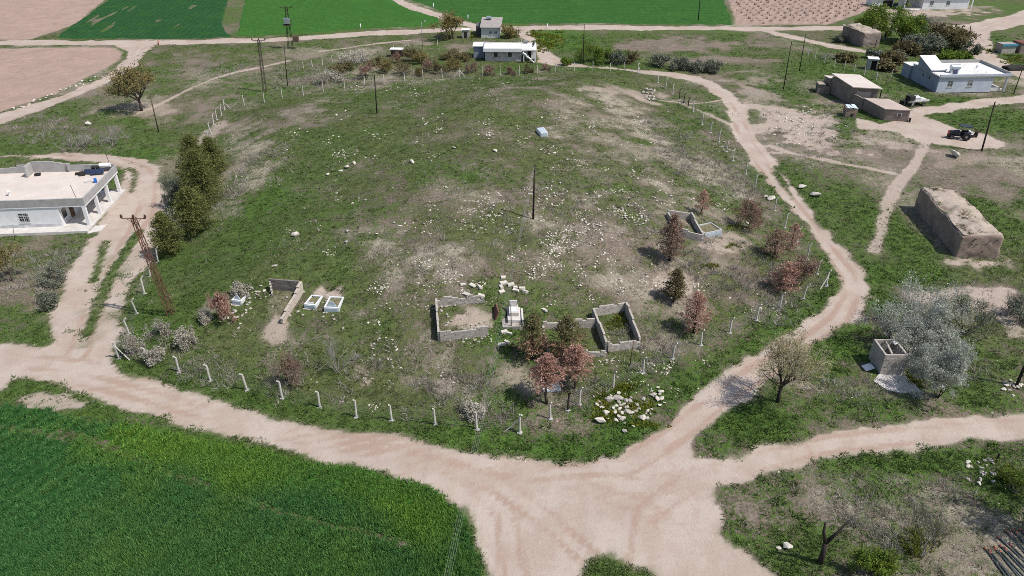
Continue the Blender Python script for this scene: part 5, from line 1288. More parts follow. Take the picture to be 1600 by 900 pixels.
# ------------------------------------------------------------------ graves, enclosures, stones
def block_wall(m, a, b, h0, h1, base, thick=.2, rag=.25, seed=0, topple=.06):
    """cement-block wall between ground points, courses laid in bond, ragged top"""
    r = np.random.default_rng(seed); a = np.array(a) - base; b = np.array(b) - base
    d = b - a; L_ = math.hypot(d[0], d[1]); yaw = math.atan2(d[1], d[0]); bl, bh = .42, .2
    zmin = min(a[2], b[2]) - .1; n = int(max(h0, h1) / bh) + int(abs(d[2]) / bh) + 2; nz = np.convolve(r.normal(0, 1, int(L_ / bl) + 6), [.5, .6, .5], 'valid')
    for c in range(n):
        for k in range(int(L_ / bl) + 2):
            s0 = max(0, (k - .5 * (c % 2)) * bl); s1 = min(L_, s0 + bl if not (k == 0 and c % 2) else bl * .5)
            if s1 - s0 < .08: continue
            t = (s0 + s1) / 2 / L_; g = a[2] + d[2] * t; z0 = g - .1 + c * bh
            if (c + 1) * bh - .1 > h0 + (h1 - h0) * t + rag * nz[k] * .6 + .12: continue
            p = a + d * t
            m.rbox((p[0] + r.normal(0, .008), p[1] + r.normal(0, .008), z0 + bh / 2), (s1 - s0 - .006, thick, bh - .004), yaw + r.normal(0, .01), 0, -math.atan2(d[2], L_), r.random(), .004)
    return m
def enclosure(name, label, walls, mat=M_BLOCK, seed=0):
    base = np.array(at1(*walls[0][0])); root = thing(name, tuple(base), 0, label, "enclosure")
    for i, (p, q, h0, h1, rag) in enumerate(walls):
        A, B = np.array(at1(*p)), np.array(at1(*q)); m = MB(); block_wall(m, A, B, h0, h1, base, .2, rag, seed + i)
        m.build("block_wall", mat, root, kind="stuff")
    return root
enclosure("grave_enclosure", "open rectangular cement-block grave enclosure with bare earth inside", [((686,533),(682,478),1.15,1.0,.10), ((688,533),(763,524),1.0,.95,.18), ((684,479),(757,473),.95,.7,.35)], seed=3)
x, y, z = at1(776, 498); t = thing("fallen_slab", (x, y, z), math.radians(100), "dark red slab leaning at the open end of the bare enclosure", "slab"); part(t, "slab", plain("red_brown_slab", (.17, .08, .065), None, 2, .9), lambda m: m.rbox((.6, 0, .45), (1.7, .14, 1.0), 0, .35))
enclosure("grave_enclosure", "tall-walled cement-block enclosure full of weeds right of the dying conifers", [((947,549),(926,495),1.15,1.15,.05), ((949,549),(999,543),1.1,.7,.15), ((926,494),(976,487),1.0,1.0,.15), ((977,488),(999,542),1.25,1.15,.15)], seed=13)
enclosure("grave_enclosure", "ruined lower block enclosure half hidden by the dying conifers", [((848,514),(928,512),.85,1.0,.25), ((915,556),(947,557),.55,.6,.2), ((848,514),(858,560),.6,.3,.4)], seed=23)
enclosure("grave_enclosure", "small block enclosure with green grass beside the grey stone tomb box", [((1042,338),(1079,344),.85,.8,.15), ((1060,369),(1097,378),.95,.8,.1), ((1079,344),(1098,377),1.0,.9,.1), ((1042,338),(1060,368),.7,.5,.3)], seed=33)
base = np.array(at1(424,452)); root = thing("ruined_wall", tuple(base), 0, "ruined corner of plastered block walls beside the white graves", "wall ruin")
m = MB(); block_wall(m, at1(424,452), at1(470,456), 1.35, 1.3, base, .2, .03, 41); m.build("block_wall", plain("dark_block", (.24, .205, .185), (.17, .145, .13), 2, .95, .3, 20), root, kind="stuff")
m = MB(); block_wall(m, at1(473,456), at1(441,507), 1.25, .65, base, .28, .12, 42); m.build("block_wall", plain("earth_plastered_block", (.50, .43, .37), (.42, .36, .31), 1.5, .95, .25, 14), root, kind="stuff")
m = MB(); block_wall(m, at1(424,452), at1(426,462), 1.2, .3, base, .2, .2, 43); m.build("block_wall", M_BLOCK, root, kind="stuff")

def grave(name, label, fl, fr, back, hgt, head=.7, mat=M_MARB, soil=True, headmat=None, foot=True, edge=None):
    """raised marble grave: plinth, four curb slabs, planting bed, headstone at the front"""
    A, B, C = [np.array(at1(*p)) for p in (fl, fr, back)]
    yaw = math.atan2(B[1] - A[1], B[0] - A[0]); w = math.hypot(*(B - A)[:2]); d = min(2.25, max(1.7, math.hypot(*(C - B)[:2]))); z = min(A[2], B[2]) - .12
    o = thing(name, (A[0], A[1], z), yaw, label, "grave"); H = hgt + .12 + max(0, C[2] - B[2]) * .3
    part(o, "plinth", M_SLAB if foot else mat, lambda m: m.box(-.12, w + .12, -.12, d + .12, -.3, .14))
    for nm, b in (("curb", (0, .14, 0, d)), ("curb", (w - .14, w, 0, d)), ("curb", (.14, w - .14, 0, .16)), ("curb", (.14, w - .14, d - .16, d))): part(o, nm, mat, lambda m: m.box(b[0], b[1], b[2], b[3], .14, H))
    if soil: part(o, "bed", plain("weedy_bed", (.10, .115, .045), (.22, .18, .12), 3, .95, .5, 12), lambda m: m.box(.14, w - .14, .16, d - .16, .14, H - .12))
    else: part(o, "cover", edge or mat, lambda m: m.box(.1, w - .1, .12, d - .12, H - .1, H + .03))
    if head: part(o, "headstone", headmat or mat, lambda m: m.prism([(.25*w,.18),(.75*w,.18),(.75*w,.26),(.25*w,.26)], H, H + head) if head < .3 else m.add([(.18*w,.2,H),(.82*w,.2,H),(.82*w,.3,H),(.18*w,.3,H),(.40*w,.22,H+head),(.60*w,.22,H+head),(.60*w,.28,H+head),(.40*w,.28,H+head)], BOXF))
    part(o, "front_panel", M_MARBB, lambda m: m.box(.12, w - .12, -.03, -.002, .25, H - .12))
    return o
grave("grave", "white marble curbed grave, left one of the pair, with a low disc headstone", (476,482), (494,484), (505,464), .42, .16)
grave("grave", "white marble curbed grave, right one of the pair, with a blue-grey pointed headstone", (507,488), (530,488), (537,465), .48, .55, headmat=M_MARBB)
grave("grave", "old white grave under dry brush beside the rubble left of the ruined wall", (363,476), (378,477), (388,462), .5, .5, headmat=M_MARBB)
grave("grave", "single blue-white box grave high on the upper part of the mound", (845,214), (856,214), (857,198), .75, 0, soil=False, edge=M_MARBB)
grave("grave", "open grey concrete tomb box beside the small grassy enclosure", (1101,371), (1127,369), (1111,343), .85, 0, mat=plain("grey_tomb", (.47, .48, .47), (.38, .39, .38), 1.8, .9))
grave("grave", "flat pale grave slab beneath the reddish dying conifers", (849,614), (876,612), (872,597), .35, .3, soil=False, edge=M_SLAB)
x, y, z = at1(793, 513); t = thing("stepped_tomb", (x, y, z - .1), math.radians(2), "stepped pale stone tomb between the bare enclosure and the conifers", "tomb")
part(t, "step", M_STONEG, lambda m: m.box(-.45, 1.6, -.1, 2.9, -.3, .35, .03)); part(t, "step", M_SLAB, lambda m: m.box(.05, 1.35, .5, 2.8, .35, .75, .02)); part(t, "step", M_SLAB, lambda m: m.box(.2, 1.15, 1.2, 2.75, .75, 1.1, .02))
part(t, "headstone", M_SLAB, lambda m: m.box(.3, 1.05, 2.4, 2.6, 1.1, 1.75, .02)); part(t, "inscription_slab", M_MARB, lambda m: m.box(.4, .95, 1.4, 2.3, 1.10, 1.15)); part(t, "curb", M_SLAB, lambda m: m.box(1.36, 1.58, .3, 2.4, .35, .85, .03))

STN = [stone_mesh("stone", 100 + k, M_STONE, .55 + .1 * (k % 3)) for k in range(6)]; STG = [stone_mesh("stone", 200 + k, M_STONEG, .55 + .1 * (k % 3)) for k in range(5)]
def stone(px, py, size, label, group, grey=False, flatk=1.0, cat="stone", name="stone"):
    x, y, z = at1(px, py); o = bpy.data.objects.new(name, random.choice(STG if grey else STN)); link(o)
    s = px_size(px, py, size) * 1.3; o.scale = (s * random.uniform(.8, 1.2), s * random.uniform(.7, 1.0), s * random.uniform(.6, .95) * flatk); o.location = (x, y, z + s * .17)
    o.rotation_euler = (random.gauss(0, .2), random.gauss(0, .2), random.random() * 6.28)
    return tag(o, label, cat, group)
random.seed(5)
# rock heap by the road bend
for q in [(939,659,22,'B'),(932,633,9,0),(940,632,6,0),(946,646,13,0),(952,626,16,1),(966,624,15,1),(978,627,11,1),(984,628,11,1),(967,616,9,0),(955,620,7,0),(976,617,6,0),(961,645,10,0),(968,640,8,0),(958,638,7,0),
          (975,632,7,0),(981,645,13,1),(988,646,8,0),(966,652,9,0),(974,654,8,0),(962,657,8,0),(972,646,7,0),(995,634,9,1),(998,640,8,1),(1005,624,9,1),(1020,618,11,1),(1026,624,11,0),(1033,613,9,0),(1034,624,11,0),(1031,634,8,0),
          (1004,654,13,0),(1012,655,8,0),(990,667,7,0),(976,675,11,1),(928,621,6,0),(1018,640,5,0),(1037,630,6,0),(1028,606,6,0),(941,638,6,0),(950,655,6,0),(986,622,7,1),(1010,630,6,1),(981,636,6,0),(970,634,6,1)]:
    if q[3] == 'B': stone(q[0], q[1], q[2], "largest flat white slab at the front of the rock heap by the road bend", None, False, .5, "rock")
    else: stone(q[0], q[1], q[2] * .95, "loose rock in the weedy heap by the road bend", "rocks of the heap by the road bend", bool(q[3]), .9, "rock", "rock")
for k in range(30): stone(980 + random.gauss(0, 20), 640 + random.gauss(0, 12), random.uniform(4, 8), "loose rock in the weedy heap by the road bend", "rocks of the heap by the road bend", random.random() < .7, .9, "rock", "rock")
# slabs near the stepped tomb, bare enclosure rubble
for q in [(787,443),(783,449),(798,446),(805,450),(816,452),(806,455),(784,457),(821,457),(786,435),(851,486),(738,447),(724,446),(750,450),(729,461),(752,463),(793,508),(788,520),(792,536),(784,539),(795,522)]:
    x, y, z = at1(*q); s = px_size(*q, 1); o = MB().rbox((0, 0, .1), (s * random.uniform(7, 12), s * random.uniform(4, 7), .22), 0, random.gauss(0, .1), random.gauss(0, .1), .5, .03).build("stone_slab", M_STONE); o.location = (x, y, z); o.rotation_euler = (0, 0, random.gauss(0, .5)); tag(o, "pale dressed stone slab lying round the stepped tomb and bare enclosure", "slab", "pale slabs round the stepped tomb")
for q in [(690,487),(697,480),(703,475),(711,478),(720,474),(698,492),(700,505),(705,502),(697,509),(742,532),(748,535),(753,530),(757,527),(762,524),(700,496),(690,480),(727,470),(745,474)]: stone(q[0], q[1], 5.5, "broken block lying inside and before the bare enclosure", "broken blocks of the bare enclosure", True, .9, "block", "block")
for k in range(46): 
    a = random.random(); px, py = 366 + 48 * a + random.gauss(0, 9), 494 - 42 * a + random.gauss(0, 8)
    stone(px, py, random.uniform(3.2, 6.5), "rubble stone tumbled between the old white grave and the ruined wall", "rubble by the ruined wall", random.random() < .6, 1.0, "stone", "rubble_stone")
for q in [(474,457),(473,493),(453,494),(466,488),(505,496),(520,494),(522,500),(509,506),(536,514),(448,465)]: stone(q[0], q[1], 5.5, "loose block in the grass around the pair of white graves", "blocks round the white graves", True, .9, "block", "block")
# boulders beside roads and elsewhere
for q, s, lab in [((1253,294), 13, "big white boulder beside the ring road, upper of the two"), ((1274,307), 16, "big white boulder beside the ring road, lower of the two"), ((1230,857), 20, "pale lumpy rock lying left of the dead forked tree"), ((1492,245), 22, "pale boulder on the bare ground below the tractor"), ((1217,858), 10, "small pale rock left of the lumpy rock near the dead tree"),
                  ((138,195), 11, "white stone block in the meadow left of the solitary tree"), ((513,273), 8, "white stone on the left of the mound, lowest of the row of four"), ((533,268), 6, "white stone on the mound, second lowest of the row of four"), ((542,262), 8, "white stone on the mound, third of the row of four"), ((554,256), 7, "white stone on the mound, topmost of the row of four"), ((644,254), 8, "upright white stone on the upper middle of the mound"),
                  ((710,232), 7, "white stone with a dark shadow below the box grave height"), ((774,237), 9, "flat white stone on the upper centre of the mound"), ((543,362), 8, "upright brownish stone in the left middle of the mound"), ((541,379), 8, "grey cut block below the upright brownish stone"), ((430,417), 9, "grey block above the ruined wall on the mound"), ((463,368), 12, "flat tan rock in the left part of the mound"),
                  ((1205,312), 14, "white rock pile stone between the fence and the ring road"), ((1196,309), 9, "smaller white rock beside the fence of the right flank")]:
    stone(q[0], q[1], s, lab, None, "grey" in lab or "brownish" in lab, .8, "boulder" if "boulder" in lab else "stone")
for k in range(16): stone(1583 + random.gauss(0, 9), 603 + random.gauss(0, 6), random.uniform(5, 9), "stone in the ring round the foot of the pole at the right edge", "stones round the pole foot", random.random() < .3, 1.0, "stone", "field_stone")
for k in range(20): stone(1534 + random.gauss(0, 10), 738 + random.gauss(0, 9), random.uniform(5, 10), "rubble stone in the small heap above the pipes", "rubble heap above the pipes", random.random() < .5, 1.0, "stone", "rubble_stone")
for k in range(24): a = k / 23; stone(12 + 10 + 135 * a + random.gauss(0, 3), 172 - 52 * a + random.gauss(0, 1.2), random.uniform(3, 6.5), "pale field-edge stone along the branch road at the upper left", "stones along the branch road", False, 1.0, "stone", "field_stone")
for px, py in [(1010,141),(1016,142),(1022,143),(1009,154),(1015,152),(1021,153),(1014,157),(1020,157),(1005,146),(1011,147),(1018,148)]: stone(px, py, 7, "grey rubble of the low cairn near the far corner of the mound", "stones of the cairn", True, 1.2, "stone", "cairn_stone")
# ring graves of small stones: each ring kerb stone counted among the pale stones of the mound
small = []
def ring(cx, cy, rx, ry, n, gap=0.0, rot=0.0):
    for k in range(n):
        if random.random() < gap: continue
        a = 6.283 * k / n + random.gauss(0, .08); e = 1 + random.gauss(0, .09); ca, sa = math.cos(rot), math.sin(rot); u, v = rx * math.cos(a) * e, ry * math.sin(a) * e
        small.append((cx + u * ca - v * sa, cy + u * sa + v * ca, random.uniform(2.8, 5.4)))
for r in [(868,312,12,10,22,.1),(847,316,7,10,14,.3),(925,309,11,10,20,.35),(930,342,14,17,26,.3,.4),(990,332,17,13,24,.3),(1000,343,10,9,12,.3),(1037,310,16,9,20,.2,.4),(945,416,16,20,26,.25,.2),(905,432,9,14,14,.4),(868,376,14,12,16,.5),(843,425,9,8,12,.3),(925,370,18,12,18,.5),(600,545,20,18,24,.35),(855,470,12,9,12,.4),(1018,424,14,10,12,.4),(770,310,14,8,12,.5),(773,330,12,8,14,.4),(1050,455,16,12,12,.5)]: ring(*r)
def cloud(cx, cy, sx, sy, n, s0=1.6, s1=3.2):
    for q in range(max(1, n // 4)):
        ux, uy = cx + random.gauss(0, sx), cy + random.gauss(0, sy)
        for k in range(random.randint(3, 22)): small.append((ux + random.gauss(0, 7), uy + random.gauss(0, 4), random.uniform(s0, s1) * random.choice((.7, 1, 1, 1.5))))
for c in [(765,330,22,16,60),(900,320,70,30,90),(930,370,55,25,110),(880,400,60,25,90),(700,420,40,22,50),(880,385,20,14,40),(960,440,40,20,50),(640,370,90,45,50),(560,340,110,60,45),(900,250,120,50,60),(760,210,160,40,60),(960,205,50,35,60),(740,455,40,14,30),(640,470,60,30,50),(1110,300,60,30,40),(600,600,90,30,40),(1030,560,60,30,40),(1100,470,60,35,40),(470,280,60,45,25),(760,130,160,14,30),(1265,205,26,14,90),(1235,190,16,10,50),(1220,480,20,10,20),(735,520,20,8,40),(1000,590,24,12,40),(600,450,50,20,40)]: cloud(*c)
ok = [s for s in small if 190 < s[0] < 1330 and 112 < s[1] < 668]
ok.sort(key=lambda s: -s[2] / (1 + 0))
big, rest_ = ok[:240], ok[240:]
for s in big: stone(s[0], s[1], s[2] * .92, "small pale stone lying loose among the stony graves on the mound", "small pale stones on the mound", random.random() < .12, .8)
P = np.array([at1(s[0], s[1]) for s in rest_]); sz = np.array([px_size(s[0], s[1], s[2]) * 1.4 for s in rest_])
# plus fine rubble everywhere on the mound and thin gravel on the road edges
x, y = candidates(34000, 31, 190); b = gsample(B, x, y); im = gsample(inm, x, y); rf = gsample(road_f, x, y); cr_ = gsample(CROP, x, y); g_ = gsample(G, x, y)
k = RNG.random(len(x)) < np.clip(.05 + .16 * im * sstep(.7, .3, g_) + .10 * im * vnoise(x * .15, y * .15, 71) ** 2 + .06 * (rf > 0) * vnoise(x * .2, y * .2, 72) ** 2 + .25 * sstep(1.0, 0, np.abs(rf - .3)), 0, 1) * (cr_ < .2) * (rf > -.5) + .22 * (rf <= -.5) * sstep(.5, .85, vnoise(x * .12, y * .12, 73) + .35 * vnoise(x * .5, y * .5, 74))
sh = np.minimum(seg_dist(x, y, trace([(95,522),(104,472),(118,430),(142,388)])), seg_dist(x, y, trace([(172,532),(188,490),(204,452),(226,412),(242,372),(246,330)])))
k |= (RNG.random(len(x)) < .9 * sstep(2.2, .4, sh)) & (gsample(TZ, x, y) < .8)
x, y = x[k], y[k]; P = np.concatenate([P, np.stack([x, y, gsample(TZ, x, y)], 1)]); sz = np.concatenate([sz, RNG.uniform(.05, .15, len(x)) * (1 + 1.2 * (RNG.random(len(x)) < .06))])
P[:, 2] -= .10 * sz
STI = inst_mat("stone_chips", .25, .95, 0)
def chip(seed):
    me = stone_mesh("stone_chip", seed, STI, .6); a = me.attributes.new("tint", 'FLOAT', 'POINT'); a.data.foreach_set("value", np.full(len(me.vertices), .5, np.float32)); return me
mm = RNG.random((len(P), 1))
onroad = gsample(road_f, P[:, 0], P[:, 1]) < -.5
mm[onroad] *= .45
scatter("loose_stones", "countless small pale stones strewn over the mound and verges", "stones", P, sz, np.array([.30, .265, .22]) * (1 - mm ** 1.6) + np.array([.66, .62, .55]) * mm ** 1.6, [chip(300 + k) for k in range(5)], tilt=.4)
# weeds: yellow-green leafy plants
WEED = inst_mat("weed_leaves", .35); wt = [tuft("weed_clump", WEED, 22, .26, .2, .10, .16, s) for s in (31, 32)]
wp = []
for px, py, sx, sy, n in [(960,615,22,8,80),(950,650,22,9,60),(1000,640,24,12,80),(940,630,12,12,50),(975,605,14,5,40),(1010,665,18,6,30),(962,505,14,14,70),(850,68,16,10,110),(868,60,14,8,60),(840,54,12,5,60),(1550,78,22,7,50),(1585,93,20,6,40),(810,86,6,4,8),(737,57,6,3,20),(1428,590,10,12,50),(1375,890,14,5,60),(1430,850,20,18,60),(1145,385,8,5,14),(1110,415,10,5,14),(1575,745,14,14,30),(1150,355,12,5,20),(1600,95,12,5,20)]:
    for k in range(n): wp.append((px + random.gauss(0, sx * .6), py + random.gauss(0, sy * .6)))
X, Y, Z = at([p[0] for p in wp], [p[1] for p in wp]); mm = RNG.random((len(X), 1))
scatter("flowering_weeds", "yellow-green flowering weeds growing in clumps between stones and by paths", "weeds", np.stack([X, Y, Z], 1), RNG.uniform(.5, 1.2, len(X)) * np.where(Y > 120, 1.7, 1.0), np.array([.08, .12, .018]) * (1 - mm) + np.array([.22, .23, .025]) * mm, wt)

ET = np.array(EXTRA_TUFTS); mm = RNG.random((len(ET), 1))
scatter("roof_grass", "green and straw-coloured grass rooted on the mud-brick house roof", "grass", ET, RNG.uniform(.6, 1.4, len(ET)), np.array([.08, .095, .035]) * (1 - mm) + np.array([.22, .19, .11]) * mm, grass_t)
# ------------------------------------------------------------------ trees and shrubs
L_CON = leafy("dark_olive_needles", (.090, .105, .032), (.27, .28, .095), .42); L_RED = leafy("rust_brown_needles", (.28, .155, .12), (.64, .41, .33), .4)
L_MIX = leafy("half_dead_needles", (.42, .25, .18), (.11, .15, .05), .35); L_BRN = leafy("dull_brown_needles", (.14, .10, .08), (.40, .26, .20), .35)
L_SIL = leafy("silver_green_leaves", (.26, .28, .235), (.54, .56, .49), .35); L_GRN = leafy("fresh_green_leaves", (.07, .12, .02), (.20, .27, .045), .35); L_OLV = leafy("olive_brown_buds", (.13, .105, .04), (.30, .25, .10), .3)
L_STR = leafy("straw_green_buds", (.26, .235, .10), (.44, .40, .20), .3); L_GRY = leafy("grey_green_leaves", (.085, .10, .07), (.23, .25, .19), .2); L_ORC = leafy("brown_green_leaves", (.09, .08, .04), (.22, .185, .09), .25); L_DRY = leafy("pale_dry_stalks", (.28, .25, .20), (.48, .45, .38), .15)
def tr(name, label, base, wpx, hpx_top, bark, lm, kind, **k):
    """tree measured in the picture: base point, crown width in pixels, y of the top"""
    b = np.array(at1(*base)); top = above(base, (base[0] + (base[0] - 800) * (hpx_top - base[1]) / 1937 * -1 * -1 * 0 + base[0] * 0, hpx_top)); hh = max(.6, top[2] - b[2]); ww = px_size(*base, wpx)
    if kind != "conifer" and "twig" not in k: k["twig"] = M_TWIG if lm in (L_DRY, L_SIL, L_STR) else (M_TWIGR if lm in (L_BRN, L_RED) else M_BARK)
    return make_tree(name, label, base, hh, ww, bark, lm, kind, **k)
C = "conifers at the left foot of the mound"
tr("conifer", "dark olive conifer at the left foot of the mound, nearest of the row", (266,398), 42, 332, M_BARKD, L_CON, "conifer", dens=4.6, clear=.04, leaf=.15, seed=11, group=C)
tr("conifer", "bushy olive conifer, second nearest of the row at the left foot", (307,364), 54, 292, M_BARKD, L_CON, "conifer", dens=4.6, clear=.04, leaf=.15, seed=12, group=C)
tr("conifer", "large olive conifer in the middle of the left row", (322,324), 54, 232, M_BARKD, L_CON, "conifer", dens=4.6, clear=.03, leaf=.15, seed=13, group=C)
tr("conifer", "tall olive conifer near the upper end of the left row", (312,290), 48, 210, M_BARKD, L_CON, "conifer", dens=4.6, clear=.03, leaf=.15, seed=14, group=C)
tr("conifer", "smaller olive conifer at the far end of the left row", (336,274), 40, 214, M_BARKD, L_CON, "conifer", dens=4.6, clear=.03, leaf=.15, seed=15, group=C)
tr("grey_shrub", "grey-green shrub in the shade left of the big conifers", (281,322), 34, 272, M_TWIG, L_GRY, "shrub", dens=1.2, leaf=.16, seed=16, cat="shrub"); tr("grey_shrub", "low grey shrub left of the second conifer", (262,352), 24, 330, M_TWIG, L_GRY, "shrub", dens=1.0, leaf=.14, seed=17, cat="shrub")
C = "dying conifers on the mound"
tr("dying_conifer", "half-dead conifer with green top and brown skirt right of the stepped tomb", (832,562), 42, 488, M_BARKD, L_MIX, "conifer", dens=2.8, clear=.12, leaf=.145, seed=21, group=C, top_tint=.52)
tr("dying_conifer", "half-dead conifer with green top in the middle of the dying clump", (884,566), 50, 493, M_BARKD, L_MIX, "conifer", dens=2.8, clear=.12, leaf=.145, seed=22, group=C, top_tint=.5)
tr("dying_conifer", "rust-red conifer with bare stem at the right of the dying clump", (898,608), 48, 540, M_BARK, L_RED, "conifer", dens=2.5, clear=.34, leaf=.145, seed=23, group=C)
tr("dying_conifer", "rust-red conifer over the flat grave slab, left front of the clump", (853,630), 48, 553, M_BARK, L_RED, "conifer", dens=2.5, clear=.36, leaf=.145, seed=24, group=C)
tr("dying_conifer", "brown conifer with dark green crown left of the small grassy enclosure", (1046,407), 38, 334, M_BARKD, L_BRN, "conifer", dens=2.7, clear=.08, leaf=.145, seed=25, group=C)
tr("dying_conifer", "dark small conifer standing between the two brown ones right of centre", (1053,470), 32, 420, M_BARKD, L_ORC, "conifer", dens=3.3, clear=.08, leaf=.145, seed=26, group=C)
tr("dying_conifer", "red-brown conifer close to the fence right of the tall enclosure", (1083,520), 44, 455, M_BARKD, L_RED, "conifer", dens=2.2, clear=.10, leaf=.145, seed=27, group=C)
tr("dying_conifer", "thin rust-red sapling behind the grey tomb box", (1096,334), 24, 296, M_BARK, L_RED, "conifer", dens=1.4, clear=.1, leaf=.145, seed=28, group=C)
tr("dying_conifer", "twiggy brown conifer right of the grey tomb box", (1170,357), 40, 309, M_TWIGR, L_BRN, "shrub", dens=.9, leaf=.15, seed=29, group=C)
tr("dying_conifer", "dark red conifer low in the right corner clump", (1224,455), 46, 408, M_TWIGR, L_RED, "conifer", dens=2.0, clear=.05, leaf=.145, seed=30, group=C)
tr("dying_conifer", "brown twiggy conifer at the right end of the corner clump", (1250,446), 42, 396, M_TWIGR, L_BRN, "shrub", dens=1.0, leaf=.16, seed=31, group=C)
tr("dying_conifer", "dark brown conifer at the top of the corner clump", (1210,402), 46, 358, M_TWIGR, L_BRN, "conifer", dens=1.7, clear=.05, leaf=.145, seed=32, group=C)
tr("dying_conifer", "small dark red conifer by the fence above the corner clump", (1236,388), 26, 348, M_TWIGR, L_RED, "conifer", dens=1.5, clear=.05, leaf=.145, seed=33, group=C)
tr("dead_bush", "rust-brown dead bush at the left of the old white grave", (350,500), 22, 456, M_TWIGR, L_RED, "shrub", dens=.7, leaf=.16, seed=34, cat="shrub")
tr("dead_bush", "reddish bare sapling inside the front fence, left half", (456,604), 40, 544, M_TWIGR, L_BRN, "shrub", dens=.35, leaf=.14, seed=35, cat="shrub"); tr("bare_bush", "grey bare bush in the middle of the front slope", (527,582), 48, 522, M_TWIG, L_DRY, "bare", dens=0, seed=36, cat="shrub")
for i, (b, w_, t_, lab) in enumerate([((208,556), 30, 522, "fluffy pale dry shrub behind the left corner post"), ((248,566), 28, 542, "fluffy pale dry shrub between the second and third front posts"), ((253,524), 26, 500, "rounded pale dry shrub below the rusty pylon"), ((292,540), 30, 514, "grey dry shrub right of the rusty pylon"), ((322,502), 16, 484, "small pale tuft shrub left of the old white grave"), ((378,460), 26, 440, "pale brush growing on the old white grave"), ((505,132), 26, 110, "whitish dry brush at the far fence, left end"), ((556,98), 44, 80, "whitish brambles in the shrub plot"), ((525,124), 30, 110, "grey brambles beside the whitish brush"), ((738,650), 34, 632, "grey dry brush behind the front fence near the bend")]):
    tr("dry_shrub", lab, b, w_, t_, M_TWIG, L_DRY, "bare", dens=.35, leaf=.13, seed=50 + i, cat="shrub")
# right foreground thicket
tr("silver_tree", "grey-twigged bushy tree at the left of the thicket behind the block shed", (1390,548), 88, 478, M_BARK, L_SIL, "shrub", dens=.9, leaf=.13, seed=61, depth=4, kids=(3, 4)); tr("silver_tree", "tall bare-branched tree at the back of the thicket", (1432,530), 116, 450, M_BARKD, L_SIL, "shrub", dens=.3, leaf=.13, seed=62, depth=4, kids=(3, 4))
tr("silver_tree", "silver-leaved tree in the middle of the thicket", (1448,560), 74, 490, M_BARKD, L_SIL, "shrub", dens=1.8, leaf=.14, seed=63, depth=4, kids=(3, 4)); tr("silver_tree", "silver-leaved tree at the front right of the thicket beside the block shed", (1466,622), 72, 540, M_BARKD, L_SIL, "shrub", dens=1.8, leaf=.14, seed=64, depth=4, kids=(3, 4))
tr("silver_tree", "open grey shrub right of the thicket with dark green heart", (1508,518), 66, 466, M_BARKD, L_GRY, "shrub", dens=.55, leaf=.14, seed=65); tr("grey_shrub", "dark twiggy shrub at the right edge above the pole", (1594,500), 50, 468, M_BARKD, L_GRY, "bare", dens=.3, leaf=.12, seed=66, cat="shrub")
tr("budding_tree", "pale budding tree casting a lacy shadow over the road", (1215,628), 92, 518, M_BARKD, L_STR, "broad", dens=.10, clear=.22, leaf=.09, seed=67, depth=4, kids=(4, 5), twig=plain("pale_budding_twigs", (.46, .41, .30), (.36, .32, .23), 4, .95))
tr("budding_tree", "olive budding tree standing alone at the upper left", (221,173), 66, 101, M_BARK, L_OLV, "broad", dens=1.0, clear=.24, leaf=.2, seed=68); tr("budding_tree", "round olive-yellow tree by the far road left of the grey cabin", (708,61), 42, 14, M_BARK, L_OLV, "broad", dens=1.5, clear=.16, leaf=.28, seed=69)
tr("bare_bush", "white-stemmed bare shrub below the leaning pole at the upper left", (177,228), 44, 192, M_TWIG, L_DRY, "bare", dens=0, seed=70, cat="shrub")
for i, q in enumerate([(110,232),(132,230),(152,227)]): tr("brush_pile", ["left", "middle", "right"][i] + " part of the reddish cut brush piles at the upper left", q, 46, q[1] - 21, M_TWIGR, L_DRY, "bare", dens=0, seed=71 + i, cat="brush")
tr("bare_bush", "pinkish leafless fruit bush beside the grey cabin", (797,58), 26, 38, M_TWIGR, L_OLV, "bare", dens=.5, leaf=.2, seed=75, cat="shrub")
tr("young_tree", "small olive-leaved tree on the rough ground below the porch house", (20,440), 38, 382, M_BARK, L_OLV, "broad", dens=.8, clear=.2, leaf=.15, seed=76); tr("dark_bush", "dark low bush on the rough ground at the left", (78,478), 34, 458, M_BARKD, L_GRY, "bare", dens=.4, leaf=.12, seed=77, cat="shrub"); tr("dark_bush", "grey-green scrubby bush beside the small olive-leaved tree", (82,440), 34, 412, M_TWIG, L_GRY, "shrub", dens=.6, leaf=.14, seed=78, cat="shrub")
# orchard and shrub rows behind the mound
ORD = "first second third fourth fifth sixth seventh eighth ninth tenth eleventh twelfth thirteenth fourteenth fifteenth sixteenth seventeenth eighteenth nineteenth twentieth".split()
for i, (px, py, w_, h_, lm) in enumerate([(525,119,22,18,0),(544,110,16,14,0),(572,121,24,26,1),(605,113,24,22,2),(628,117,26,24,0),(640,97,22,22,0),(660,99,22,20,2),(672,112,24,22,1),(688,116,22,20,0),(708,110,24,22,2),(738,114,18,18,1),(764,117,16,15,1),(585,103,20,16,0),(618,98,18,18,1),(702,92,26,16,0),(798,116,12,12,1),(826,113,14,12,0),(854,110,12,10,1),(655,119,16,14,2),(722,94,26,14,0)]):
    tr("orchard_shrub", "%s orchard shrub behind the far fence, %s from the left" % (("brown-green", "dark red-brown", "olive")[lm], ORD[sorted([525,544,572,605,628,640,660,672,688,708,738,764,585,618,702,798,826,854,655,722]).index(px)]), (px, py), w_, py - h_, M_BARKD, (L_ORC, L_BRN, L_OLV)[lm], "shrub", dens=.5, leaf=.16, seed=100 + i, cat="shrub", group="orchard shrubs behind the mound")
